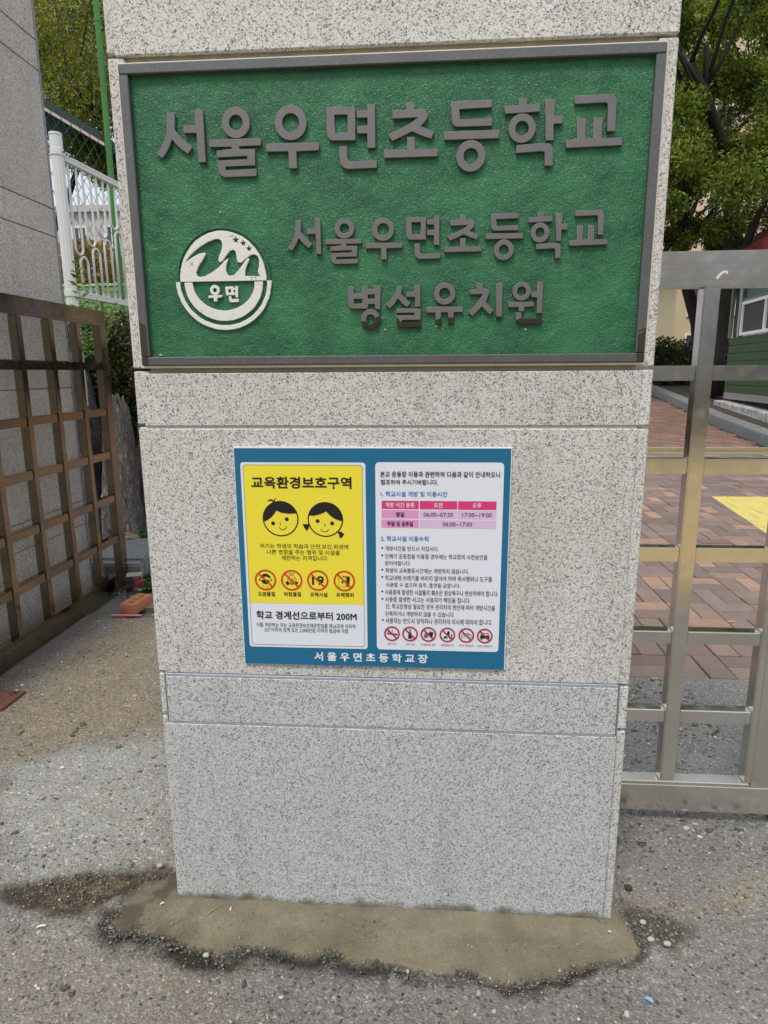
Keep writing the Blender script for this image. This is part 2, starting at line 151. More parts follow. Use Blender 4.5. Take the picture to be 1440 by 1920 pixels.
def textbank(lines, res=2):
    """all lines of print are set once with the built-in font, then cut apart"""
    cu = bpy.data.curves.new('text', 'FONT'); cu.body = '\n'.join(lines); cu.resolution_u = res; cu.space_line = 3.0
    o = bpy.data.objects.new('text', cu); COL.objects.link(o)
    me = bpy.data.meshes.new_from_object(o); bpy.data.objects.remove(o); bpy.data.curves.remove(cu)
    n = len(me.vertices); co = np.zeros(n*3, dtype=np.float32); me.vertices.foreach_get('co', co); co = co.reshape(-1, 3)
    ln = np.round((.35-co[:, 1])/3.0).astype(int)
    fs = [tuple(p.vertices) for p in me.polygons]; by = {}
    for f in fs: by.setdefault(ln[f[0]], []).append(f)
    for i, t in enumerate(lines):
        ff = np.array([f for f in by[i] if len(f) == 3]); u, inv = np.unique(ff, return_inverse=True)
        _TX[t] = (co[u][:, :2], inv.reshape(-1, 3))
    bpy.data.meshes.remove(me)
def textmesh(s, x0, x1, z0, z1, y, bold):
    co, F = _TX[s]; mn, mx = co.min(0), co.max(0); h = z1-z0; b = bold*h
    sh = [(0, 0)] if b <= 0 else ([(-b*.5, 0), (b*.5, 0)] if bold < .012 else [(-b, 0), (b, 0), (0, b), (0, -b), (-b*.7, b*.7), (b*.7, b*.7), (b*.7, -b*.7), (-b*.7, -b*.7)])
    V = []; FF = []
    for k, (dx, dz) in enumerate(sh):
        q = np.empty((len(co), 3)); q[:, 0] = x0+b+(co[:, 0]-mn[0])/(mx[0]-mn[0])*(x1-x0-2*b)+dx
        q[:, 2] = z0+b+(co[:, 1]-mn[1])/(mx[1]-mn[1])*(h-2*b)+dz; q[:, 1] = y-k*3e-5
        V.append(q); FF.append(F+k*len(co))
    return npmesh('text_line', np.concatenate(V), np.concatenate(FF))

# value noise (numpy)
def vnoise(x, y, s, seed=0):
    x = np.asarray(x)/s; y = np.asarray(y)/s
    xi = np.floor(x).astype(np.int64); yi = np.floor(y).astype(np.int64); fx = x-xi; fy = y-yi
    fx = fx*fx*(3-2*fx); fy = fy*fy*(3-2*fy)
    def h(a, b):
        n = (a*374761393 + b*668265263 + seed*974711) & 0xffffffff
        n = ((n ^ (n >> 13))*1274126177) & 0xffffffff
        n = ((n ^ (n >> 16))*2246822519) & 0xffffffff
        return (n & 0xffffff)/float(0xffffff)
    return (h(xi, yi)*(1-fx)+h(xi+1, yi)*fx)*(1-fy) + (h(xi, yi+1)*(1-fx)+h(xi+1, yi+1)*fx)*fy
def fbm(x, y, s, o=4, seed=0):
    r = 0; a = .5; t = 0
    for k in range(o):
        r = r + a*vnoise(x, y, s/2**k, seed+k*17); t += a; a *= .55
    return r/t
def inpoly(px, py, poly):
    inside = np.zeros(px.shape, dtype=bool); n = len(poly); j = n-1
    for i in range(n):
        xi, yi = poly[i]; xj, yj = poly[j]
        c = ((yi > py) != (yj > py)) & (px < (xj-xi)*(py-yi)/((yj-yi) if yj != yi else 1e-9)+xi)
        inside ^= c; j = i
    return inside
def dist(px, py, poly):
    d = np.full(px.shape, 1e9); n = len(poly)
    for i in range(n):
        ax, ay = poly[i]; bx, by = poly[(i+1) % n]
        vx, vy = bx-ax, by-ay; L = vx*vx+vy*vy+1e-12
        t = np.clip(((px-ax)*vx+(py-ay)*vy)/L, 0, 1)
        d = np.minimum(d, np.hypot(px-ax-t*vx, py-ay-t*vy))
    return d
def zg(y): return 0 if y < 1.3 else (.02*(y-1.3) if y < 8.6 else .146+.06*(y-8.6))

# ---------------------------------------------------------------- materials
class N:
    def __init__(s, name):
        s.m = bpy.data.materials.new(name); s.m.use_nodes = True; s.t = s.m.node_tree
        s.b = s.t.nodes['Principled BSDF']
    def n(s, typ, **kw):
        nd = s.t.nodes.new(typ)
        for k, v in kw.items():
            if k in nd.inputs: nd.inputs[k].default_value = v
            else: setattr(nd, k, v)
        return nd
    def l(s, a, b): s.t.links.new(a, b)
    def co(s, kind='Object', rnd=False, scale=None):
        c = s.n('ShaderNodeTexCoord').outputs[kind]
        if rnd:
            oi = s.n('ShaderNodeObjectInfo'); mu = s.n('ShaderNodeMath', operation='MULTIPLY'); mu.inputs[1].default_value = 37.
            s.l(oi.outputs['Random'], mu.inputs[0])
            ad = s.n('ShaderNodeVectorMath', operation='ADD'); s.l(c, ad.inputs[0]); s.l(mu.outputs[0], ad.inputs[1]); c = ad.outputs[0]
        if scale:
            mp = s.n('ShaderNodeMapping'); mp.inputs['Scale'].default_value = scale; s.l(c, mp.inputs[0]); c = mp.outputs[0]
        return c
    def noise(s, c, scale, detail=2, rough=.5, dist=0):
        nd = s.n('ShaderNodeTexNoise'); nd.inputs['Scale'].default_value = scale; nd.inputs['Detail'].default_value = detail
        nd.inputs['Roughness'].default_value = rough; nd.inputs['Distortion'].default_value = dist; s.l(c, nd.inputs['Vector']); return nd.outputs['Fac']
    def vor(s, c, scale, feat='F1', out='Color'):
        nd = s.n('ShaderNodeTexVoronoi'); nd.feature = feat; nd.inputs['Scale'].default_value = scale; s.l(c, nd.inputs['Vector']); return nd.outputs[out]
    def sep(s, c, k='Red'):
        nd = s.n('ShaderNodeSeparateColor'); s.l(c, nd.inputs[0]); return nd.outputs[k]
    def ramp(s, f, stops, mode='LINEAR'):
        nd = s.n('ShaderNodeValToRGB'); cr = nd.color_ramp; cr.interpolation = mode
        while len(cr.elements) < len(stops): cr.elements.new(.5)
        for e, (p, c) in zip(cr.elements, stops):
            e.position = p; e.color = (c, c, c, 1) if isinstance(c, (int, float)) else (*c, 1)
        s.l(f, nd.inputs[0]); return nd.outputs[0]
    def mix(s, f, a, b, mode='MIX'):
        nd = s.n('ShaderNodeMix'); nd.data_type = 'RGBA'; nd.blend_type = mode
        for sock, v in ((nd.inputs[0], f), (nd.inputs[6], a), (nd.inputs[7], b)):
            if isinstance(v, bpy.types.NodeSocket): s.l(v, sock)
            elif isinstance(v, (int, float)): sock.default_value = v
            else: sock.default_value = (*v, 1)
        return nd.outputs[2]
    def math(s, op, a, b=0):
        nd = s.n('ShaderNodeMath'); nd.operation = op
        for i, v in enumerate((a, b)):
            if isinstance(v, bpy.types.NodeSocket): s.l(v, nd.inputs[i])
            else: nd.inputs[i].default_value = v
        return nd.outputs[0]
    def bump(s, h, strength, dist):
        nd = s.n('ShaderNodeBump'); nd.inputs['Strength'].default_value = strength; nd.inputs['Distance'].default_value = dist
        s.l(h, nd.inputs['Height']); s.l(nd.outputs[0], s.b.inputs['Normal']); return nd
    def col(s, v):
        if isinstance(v, bpy.types.NodeSocket): s.l(v, s.b.inputs['Base Color'])
        else: s.b.inputs['Base Color'].default_value = (*v, 1)
    def set(s, **kw):
        for k, v in kw.items():
            k = k.replace('_', ' ')
            if isinstance(v, bpy.types.NodeSocket): s.l(v, s.b.inputs[k])
            else: s.b.inputs[k].default_value = v
        return s
def plain(name, c, rough=.6, metal=0, var=.12, scale=30, spec=.5):
    n = N(name); f = n.noise(n.co(rnd=True), scale, 4)
    n.col(n.mix(f, tuple(x*(1-var) for x in c), tuple(min(x*(1+var), 1) for x in c)))
    n.set(Roughness=rough, Metallic=metal, Specular_IOR_Level=spec); return n.m

def granite(name, light, mid, dark, grain, warm=0.0, amount=.5, stainc=(.5, .46, .36), streak=False, foot=False):
    n = N(name); c = n.co(rnd=True)
    wn = n.n('ShaderNodeTexNoise'); wn.inputs['Scale'].default_value = grain*.9; wn.inputs['Detail'].default_value = 2; n.l(c, wn.inputs['Vector'])
    ad = n.n('ShaderNodeVectorMath', operation='MULTIPLY_ADD'); n.l(wn.outputs['Color'], ad.inputs[0]); ad.inputs[1].default_value = (1.1/grain,)*3; n.l(c, ad.inputs[2])
    v = n.vor(ad.outputs[0], grain); r = n.sep(v); g = n.sep(v, 'Green')
    cl = n.noise(c, grain*.22, 2)                                  # clumping of the dark grains
    r2 = n.math('ADD', r, n.math('MULTIPLY', n.math('SUBTRACT', cl, .5), -amount))
    base = n.mix(g, tuple(x*.86 for x in light), tuple(min(1, x*1.12) for x in light))
    sp = n.ramp(r2, [(0, 1), (.10, 1), (.12, .55), (.31, .5), (.34, .14), (.48, .09), (.52, 0)])
    cc = n.mix(n.ramp(sp, [(0, 0), (.5, 1), (1, 1)]), base, mid)
    cc = n.mix(n.ramp(sp, [(.55, 0), (.95, 1)]), cc, dark)
    fine = n.noise(c, grain*2.2, 1); cc = n.mix(n.math('MULTIPLY', n.math('GREATER_THAN', fine, .66), .55), cc, mid)
    ob = n.n('ShaderNodeObjectInfo').outputs['Random']; cc = n.mix(1., cc, n.ramp(ob, [(0, .93), (1, 1.03)]), 'MULTIPLY')
    st_ = n.noise(n.co(rnd=True, scale=(14, 14, 1.6)), 1., 5, .65); cc = n.mix(n.ramp(st_, [(.52, 0), (.75, .38)]), cc, n.mix(.6, cc, (.45, .42, .36), 'MULTIPLY'))
    big = n.noise(c, 3.1, 5, .6); cc = n.mix(n.ramp(big, [(.42, 0), (.72, warm)]), cc, n.mix(.5, cc, stainc, 'MULTIPLY'))
    if streak or foot:
        P_ = n.n('ShaderNodeNewGeometry').outputs['Position']; sx = n.n('ShaderNodeSeparateXYZ'); n.l(P_, sx.inputs[0])
    if streak:   # rough chipped strip beside the notice board, with dark pits
        a = n.math('SUBTRACT', 1, n.math('MULTIPLY', n.math('ABSOLUTE', n.math('SUBTRACT', sx.outputs['X'], .850)), 26))
        b = n.math('MULTIPLY', n.math('GREATER_THAN', sx.outputs['Z'], .70), n.math('LESS_THAN', sx.outputs['Z'], 1.19))
        pit = n.math('GREATER_THAN', n.math('ADD', n.noise(P_, 150, 3, .7), n.math('MULTIPLY', a, .10)), .70)
        cc = n.mix(n.math('MULTIPLY', n.math('MULTIPLY', pit, b), n.math('MULTIPLY', n.math('GREATER_THAN', a, 0), .75)), cc, (.13, .11, .09))
        cc = n.mix(n.math('MULTIPLY', n.math('MULTIPLY', b, n.math('MAXIMUM', a, 0)), .22), cc, (.40, .36, .29))
    if foot:     # mortar smear and damp along the foot
        hgt = n.math('ADD', sx.outputs['Z'], n.math('MULTIPLY', n.math('SUBTRACT', n.noise(P_, 18, 4, .6), .5), -.075))
        cc = n.mix(n.ramp(hgt, [(.018, .85), (.034, 0)]), cc, (.16, .16, .12))
        cc = n.mix(n.ramp(hgt, [(.008, .9), (.014, 0)]), cc, (.13, .115, .075))
    n.col(cc); n.set(Roughness=.72, Specular_IOR_Level=.35)
    n.bump(n.math('ADD', n.math('MULTIPLY', fine, .5), r), .25, .0008)
    return n.m
GR_UP = granite('granite_pale', (.725, .72, .70), (.43, .43, .43), (.17, .17, .175), 410, .40, streak=True)
GR_LOW = granite('granite_cool', (.66, .68, .685), (.36, .37, .38), (.13, .135, .14), 460, .15, .5, foot=True)
GR_SIDE = granite('granite_edge', (.72, .71, .68), (.46, .46, .46), (.17, .17, .175), 400, .5)
GR_LEFT = granite('granite_left', (.70, .655, .60), (.33, .31, .29), (.12, .11, .10), 380, .6)
GR_KERB = granite('granite_kerb', (.30, .31, .31), (.17, .17, .175), (.08, .08, .08), 230, .3)
MORTAR = plain('joint_mortar', (.34, .31, .24), .9, scale=60, var=.3)
SEAL_GREY = plain('sealant_grey', (.33, .36, .43), .4, scale=70, var=.3)
SEAL_DARK = plain('sealant_dark', (.25, .265, .29), .6, scale=40, var=.25)
SEAL_CREAM = plain('sealant_cream', (.72, .68, .58), .6, scale=50, var=.2)
SEAL_PALE = plain('sealant_pale', (.5, .5, .47), .6, scale=50, var=.15)

def sign_green():
    n = N('sign_green_paint'); c = n.co()
    big = n.noise(c, 9, 4, .6)
    fine = n.noise(c, 330, 1, .5, .6)
    cc = n.mix(n.ramp(big, [(.38, 0), (.64, 1)]), (.015, .120, .052), (.034, .190, .080))
    cc = n.mix(n.ramp(n.noise(c, 60, 3), [(.55, 0), (.8, .35)]), cc, (.055, .24, .13))
    n.col(cc); n.set(Roughness=.34, Specular_IOR_Level=.45)
    v = n.noise(c, 175, 2.5, .55, 1.4)
    n.bump(n.math('ADD', v, n.math('MULTIPLY', n.noise(c, 22, 3), 1.2)), 1.0, .0027)
    return n.m
GREEN = sign_green()
def metal_letter():
    n = N('letter_metal'); c = n.co('Object'); ge = n.n('ShaderNodeNewGeometry'); sx = n.n('ShaderNodeSeparateXYZ'); n.l(ge.outputs['Position'], sx.inputs[0])
    f = n.noise(ge.outputs['Position'], 35, 3); fi = n.noise(ge.outputs['Position'], 600, 2)
    base = n.mix(f, (.175, .166, .168), (.24, .23, .232)); base = n.mix(n.ramp(fi, [(.35, .5), (.65, 0)]), base, (.12, .11, .11))
    # worn bottom: lacquer gone to dark brown patches near the lower edge of the sign
    w = n.noise(ge.outputs['Position'], 16, 1, .5, .2)
    lo = n.math('LESS_THAN', n.math('ADD', sx.outputs['Z'], n.math('MULTIPLY', w, .05)), 1.4715)
    cc = n.mix(lo, base, (.05, .042, .034)); n.col(cc)
    n.set(Roughness=n.mix(lo, (.5, .5, .5), (.3, .3, .3)), Metallic=.35, Specular_IOR_Level=.5)
    n.bump(fi, .2, .0003); return n.m
LETTER = metal_letter()
def frame_metal():
    n = N('frame_metal'); ge = n.n('ShaderNodeNewGeometry'); P_ = ge.outputs['Position']; sx = n.n('ShaderNodeSeparateXYZ'); n.l(P_, sx.inputs[0])
    f = n.noise(P_, 14, 4); st = n.noise(n.co(scale=(1, 1, 1)), 300, 2)
    base = n.mix(f, (.11, .115, .12), (.175, .178, .182)); base = n.mix(n.ramp(st, [(.62, 0), (.7, .4)]), base, (.38, .36, .31))
    w = n.noise(P_, 30, 3, .5, .6); lo = n.math('LESS_THAN', n.math('ADD', sx.outputs['Z'], n.math('MULTIPLY', w, .16)), 1.5)
    side = n.math('GREATER_THAN', n.math('ABSOLUTE', n.math('SUBTRACT', sx.outputs['X'], .539)), .5135)
    n.col(n.mix(n.math('MULTIPLY', n.math('MULTIPLY', lo, side), .9), base, (.06, .05, .042)))
    n.set(Roughness=.42, Metallic=.5); n.bump(st, .15, .0004); return n.m
FRAME = frame_metal()
def white_paint():
    n = N('emblem_white_paint'); c = n.co(); f = n.noise(c, 120, 3)
    cr = n.vor(c, 55, 'DISTANCE_TO_EDGE', 'Distance'); k = n.noise(c, 30, 2)
    crack = n.math('MULTIPLY', n.math('LESS_THAN', cr, .018), n.math('GREATER_THAN', k, .62))
    cc = n.mix(f, (.70, .70, .68), (.82, .82, .81)); n.col(n.mix(crack, cc, (.12, .18, .1)))
    n.set(Roughness=.5); n.bump(n.math('ADD', f, n.noise(c, 300, 2)), .5, .0009); return n.m
EWHITE = white_paint()

def steel(name, tint, brown, amt, rough=.2):
    n = N(name); c = n.co(); g = n.n('ShaderNodeNewGeometry'); P_ = g.outputs['Position']
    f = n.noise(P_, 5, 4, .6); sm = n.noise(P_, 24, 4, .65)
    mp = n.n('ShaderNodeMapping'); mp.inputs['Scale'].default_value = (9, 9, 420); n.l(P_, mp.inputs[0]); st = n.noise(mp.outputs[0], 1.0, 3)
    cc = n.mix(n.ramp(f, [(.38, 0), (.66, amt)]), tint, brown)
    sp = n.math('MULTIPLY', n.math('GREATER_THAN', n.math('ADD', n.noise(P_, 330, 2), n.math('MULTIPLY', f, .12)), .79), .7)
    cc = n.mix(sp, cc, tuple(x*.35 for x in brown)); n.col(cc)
    n.set(Metallic=1.0, Roughness=n.ramp(sm, [(.3, rough*.75), (.7, rough*1.7)]))
    n.bump(n.math('ADD', n.math('MULTIPLY', st, .12), n.math('MULTIPLY', n.noise(P_, 7, 2), 1)), .05, .004)
    return n.m
STEEL = steel('gate_steel', (.82, .81, .78), (.74, .68, .56), .6, .14)
STEEL_REFL = steel('gate_steel_reflection_tint', (.29, .262, .22), (.44, .335, .185), .7, .10)  # left gate: golden and dark reflections painted into the steel as a noise tint
WHITEP = plain('white_enamel', (.82, .83, .80), .35, var=.06)
GREENP = plain('green_post_paint', (.06, .25, .05), .5, var=.3, scale=9)
NETM = plain('net_wire_green', (.015, .10, .075), .5)
RUST = plain('rusty_steel', (.14, .06, .04), .75, var=.45, scale=50)
BLACKM = plain('black_rubber', (.02, .02, .02), .6)
REDP = plain('red_paint', (.35, .03, .03), .45)

def flatm(name, c, rough=.35):
    n = N(name); n.col(c); n.set(Roughness=rough, Specular_IOR_Level=.4); return n.m
PAPER = flatm('print_white', (.76, .81, .90)); INK = flatm('print_black', (.014, .014, .018)); BLUEI = flatm('print_blue_letters', (.03, .20, .55))
REDI = flatm('print_dark_red', (.42, .025, .035)); REDR = flatm('print_red_ring', (.62, .06, .025)); YEL = flatm('print_yellow', (.88, .76, .055))
TEAL = flatm('print_teal_blue', (.014, .15, .29)); PK1 = flatm('print_pink', (.72, .045, .22)); PK2 = flatm('print_rose', (.76, .32, .60)); PK3 = flatm('print_pale_rose', (.72, .52, .75))
LINE = flatm('print_grey_line', (.12, .10, .10)); EDGEW = flatm('board_edge_white', (.78, .79, .80))
PRINT = dict(ink=INK, paper=PAPER, blueink=BLUEI, redink=REDI)

def ground_mat():
    n = N('rough_concrete'); P_ = n.n('ShaderNodeNewGeometry').outputs['Position']
    at = n.n('ShaderNodeAttribute', attribute_name='zone'); sm = n.n('ShaderNodeAttribute', attribute_name='smooth')
    wn = n.n('ShaderNodeTexNoise'); wn.inputs['Scale'].default_value = 60; wn.inputs['Detail'].default_value = 3; n.l(P_, wn.inputs['Vector'])
    ad = n.n('ShaderNodeVectorMath', operation='MULTIPLY_ADD'); n.l(wn.outputs['Color'], ad.inputs[0]); ad.inputs[1].default_value = (.016,)*3; n.l(P_, ad.inputs[2]); Q = ad.outputs[0]
    v1 = n.n('ShaderNodeTexVoronoi'); v1.inputs['Scale'].default_value = 78; n.l(Q, v1.inputs['Vector'])
    v2 = n.n('ShaderNodeTexVoronoi'); v2.inputs['Scale'].default_value = 210; n.l(Q, v2.inputs['Vector'])
    r1 = n.sep(v1.outputs['Color']); g1 = n.sep(v1.outputs['Color'], 'Green'); r2 = n.sep(v2.outputs['Color']); g2 = n.sep(v2.outputs['Color'], 'Green')
    stone = n.math('MULTIPLY', n.math('LESS_THAN', v1.outputs['Distance'], .34), n.math('GREATER_THAN', g1, .38))
    tone = n.ramp(r1, [(0, .30), (.25, .50), (.5, .82), (.72, 1.1), (.9, 1.4), (1, 2.0)])
    grit = n.ramp(r2, [(0, .62), (.2, .8), (.6, 1.0), (.86, 1.15), (.96, 1.5), (1, 2.1)])
    keep = n.math('SUBTRACT', 1, sm.outputs['Fac'])
    tone2 = n.mix(n.math('MULTIPLY', stone, keep), (1, 1, 1), tone)
    grit2 = n.mix(n.math('MULTIPLY_ADD', keep, .8), (1, 1, 1), grit) if False else n.mix(n.math('MAXIMUM', n.math('MULTIPLY', keep, .85), .22), (1, 1, 1), grit)
    cc = n.mix(1., at.outputs['Color'], grit2, 'MULTIPLY'); cc = n.mix(1., cc, tone2, 'MULTIPLY')
    hue = n.mix(g2, (1.08, 1.0, .86), (.94, 1.0, 1.08)); cc = n.mix(1., cc, hue, 'MULTIPLY')
    fn = n.noise(P_, 700, 2); cc = n.mix(n.ramp(fn, [(.3, .35), (.5, 0)]), cc, n.mix(.7, cc, (0, 0, 0)))
    n.col(cc); wet = n.n('ShaderNodeAttribute', attribute_name='wet')
    n.set(Roughness=n.math('SUBTRACT', .9, n.math('MULTIPLY', wet.outputs['Fac'], .32)), Specular_IOR_Level=.4)
    h = n.math('ADD', n.math('MULTIPLY', n.math('SUBTRACT', .6, v1.outputs['Distance']), n.math('MULTIPLY', stone, keep)), n.math('MULTIPLY', n.math('SUBTRACT', .6, v2.outputs['Distance']), n.math('MAXIMUM', keep, .18)))
    n.bump(n.math('ADD', h, n.math('MULTIPLY', n.noise(P_, 330, 3, .7), .9)), 1.0, .0042); return n.m
GROUND = ground_mat()

def paver_mat(name, attr, red=False):
    n = N(name); ge = n.n('ShaderNodeNewGeometry'); P_ = ge.outputs['Position']
    if attr: r = n.n('ShaderNodeAttribute', attribute_name='tone').outputs['Fac']
    else: r = n.n('ShaderNodeObjectInfo').outputs['Random']
    if red: cc = n.ramp(r, [(0, (.19, .11, .08)), (.4, (.24, .135, .10)), (.8, (.29, .165, .12)), (1, (.34, .21, .15))])
    else: cc = n.ramp(r, [(0, (.20, .145, .125)), (.4, (.245, .18, .155)), (.76, (.28, .21, .18)), (.84, (.30, .21, .165)), (.89, (.40, .245, .175)), (1, (.47, .30, .215))])
    f = n.noise(P_, 13, 4); cc = n.mix(n.ramp(f, [(.4, 0), (.75, .5)]), cc, (.18, .14, .12))
    f2 = n.noise(P_, 160, 3); cc = n.mix(n.ramp(f2, [(.3, .45), (.55, 0)]), cc, n.mix(.5, cc, (.02, .015, .01)))
    if not red:
        sx = n.n('ShaderNodeSeparateXYZ'); n.l(P_, sx.inputs[0])
        # school-zone yellow paint: x > 2.91+.108*y between y=3 and y=5.35
        a = n.math('GREATER_THAN', sx.outputs['X'], n.math('ADD', 2.908, n.math('MULTIPLY', sx.outputs['Y'], .108)))
        b = n.math('MULTIPLY', n.math('GREATER_THAN', sx.outputs['Y'], 2.2), n.math('LESS_THAN', sx.outputs['Y'], 5.36))
        worn = n.math('GREATER_THAN', n.noise(P_, 90, 3), .34)
        cc = n.mix(n.math('MULTIPLY', n.math('MULTIPLY', a, b), worn), cc, n.mix(f, (.62, .50, .13), (.72, .60, .19)))
    n.col(cc); n.set(Roughness=.78, Specular_IOR_Level=.35); n.bump(n.math('ADD', f2, f), .35, .003); return n.m
PAV = paver_mat('paver_clay', False); PAVS = paver_mat('paver_clay_far', True); PAVR = paver_mat('paver_red', True, True)

def leaf_mat(name, stops, trans=.35, rough=.5):
    n = N(name); r = n.n('ShaderNodeAttribute', attribute_name='tone').outputs['Fac']
    cc = n.ramp(r, stops); n.col(cc); n.set(Roughness=rough, Specular_IOR_Level=.35)
    tr = n.n('ShaderNodeBsdfTranslucent'); n.l(n.mix(1., cc, (1.3, 1.35, .6), 'MULTIPLY'), tr.inputs[0])
    ms = n.n('ShaderNodeMixShader'); ms.inputs[0].default_value = trans
    n.l(n.b.outputs[0], ms.inputs[1]); n.l(tr.outputs[0], ms.inputs[2]); n.l(ms.outputs[0], n.t.nodes['Material Output'].inputs[0]); return n.m
LF_R = leaf_mat('leaves_deep_green', [(0, (.03, .052, .010)), (.34, (.09, .14, .018)), (.62, (.21, .28, .035)), (.93, (.38, .42, .07)), (1, (.42, .25, .06))], .4)
LF_L = leaf_mat('leaves_olive', [(0, (.07, .08, .012)), (.42, (.25, .26, .035)), (.8, (.46, .44, .06)), (1, (.6, .5, .1))], .6)
LF_H = leaf_mat('leaves_hedge', [(0, (.02, .028, .01)), (.5, (.055, .07, .022)), (.9, (.12, .14, .045)), (1, (.26, .18, .08))], .2, .35)
LF_A = leaf_mat('leaves_autumn', [(0, (.14, .10, .015)), (.5, (.30, .20, .03)), (1, (.48, .34, .07))], .4)
LF_W = leaf_mat('leaves_fresh', [(0, (.04, .10, .015)), (.6, (.08, .19, .03)), (1, (.16, .28, .05))], .35)
LF_O = leaf_mat('leaves_orange', [(0, (.4, .12, .02)), (1, (.6, .25, .05))], .35)
def bark_mat():
    n = N('bark_dark'); c = n.co(); f = n.noise(c, 14, 5, .65); mp = n.co(scale=(22, 22, 4)); g = n.noise(mp, 1.5, 4)
    n.col(n.mix(g, (.008, .006, .005), (.034, .027, .021))); n.set(Roughness=.9); n.bump(g, .8, .03); return n.m
BARK = bark_mat()
def rock_mat():
    n = N('grey_rock'); c = n.co(); f = n.noise(c, 6, 6, .65); g = n.noise(n.co(scale=(34, 34, 8)), 1.9, 7, .8, 1.2)
    cc = n.ramp(g, [(.3, (.04, .037, .035)), (.45, (.16, .15, .14)), (.55, (.30, .285, .265)), (.63, (.66, .64, .61))])
    cc = n.mix(n.ramp(f, [(.4, 0), (.7, .6)]), cc, (.11, .085, .06)); n.col(cc); n.set(Roughness=.85); n.bump(n.math('ADD', g, f), 1., .035); return n.m
ROCK = rock_mat()

def leaves(name, blobs, n, size, mat, parent, seed=0, aspect=.5, droop=0.0, shell=.35):
    """many leaf-sized quads spread through ellipsoids; blobs = (cx,cy,cz,rx,ry,rz,weight)"""
    rg = np.random.default_rng(seed); w = np.array([b[6] for b in blobs], float); w /= w.sum()
    idx = rg.choice(len(blobs), n, p=w); B = np.array([b[:6] for b in blobs])[idx]
    d = rg.normal(size=(n, 3)); d /= np.linalg.norm(d, axis=1)[:, None]
    r = rg.random(n)**shell
    ce = B[:, :3] + d*B[:, 3:6]*r[:, None]
    # clumping
    k = np.sin(ce[:, 0]*5.1+seed)*np.sin(ce[:, 1]*4.3+1.3*seed)*np.sin(ce[:, 2]*5.7+2.)
    ce = ce[(k > -.35) | (rg.random(n) < .35)]; n = len(ce); k = np.sin(ce[:, 0]*3.1+seed)*np.sin(ce[:, 1]*2.7)*np.sin(ce[:, 2]*3.9+2.)
    a = rg.normal(size=(n, 3)); a[:, 2] -= droop; a /= np.linalg.norm(a, axis=1)[:, None]
    b = np.cross(a, rg.normal(size=(n, 3))); b /= np.linalg.norm(b, axis=1)[:, None]
    s = size*(.6+.8*rg.random(n))[:, None]
    V = np.stack([ce-a*s, ce+b*s*aspect, ce+a*s, ce-b*s*aspect], 1).reshape(-1, 3)
    F = np.arange(4*n).reshape(-1, 4)
    tone = np.clip(.45+.24*rg.normal(size=n)+.32*k, 0, 1)  # clump term paints sunlit and dark patches into the leaf colour
    me = npmesh(name, V, F, [('tone', 'FACE', tone)])
    o = link(name, me, mat, parent)
    return o
def limbs(parent, lines, mat=None, n=7, name='trunk'):
    bm = bmesh.new()
    for pts, r0, r1 in lines:
        k = len(pts); tubebm(bm, pts, [r0+(r1-r0)*i/(k-1) for i in range(k)], n)
    return frombm(name, bm, mat or BARK, parent, True)
def branchy(rg, p, d, L, r, depth, out):
    pts = [Vector(p)]; q = Vector(p); dd = Vector(d).normalized()
    for i in range(4):
        dd = (dd + Vector((rg.uniform(-.22, .22), rg.uniform(-.22, .22), rg.uniform(-.05, .18)))).normalized()
        q = q + dd*L/4; pts.append(q.copy())
    out.append((pts, r, r*.55))
    if depth > 0:
        for k in range(3 if depth > 1 else 2):
            b = pts[rg.choice((2, 3, 4))]; nd = (dd + Vector((rg.uniform(-.9, .9), rg.uniform(-.9, .9), rg.uniform(-.1, .6)))).normalized()
            branchy(rg, b, nd, L*rg.uniform(.55, .8), r*.5, depth-1, out)

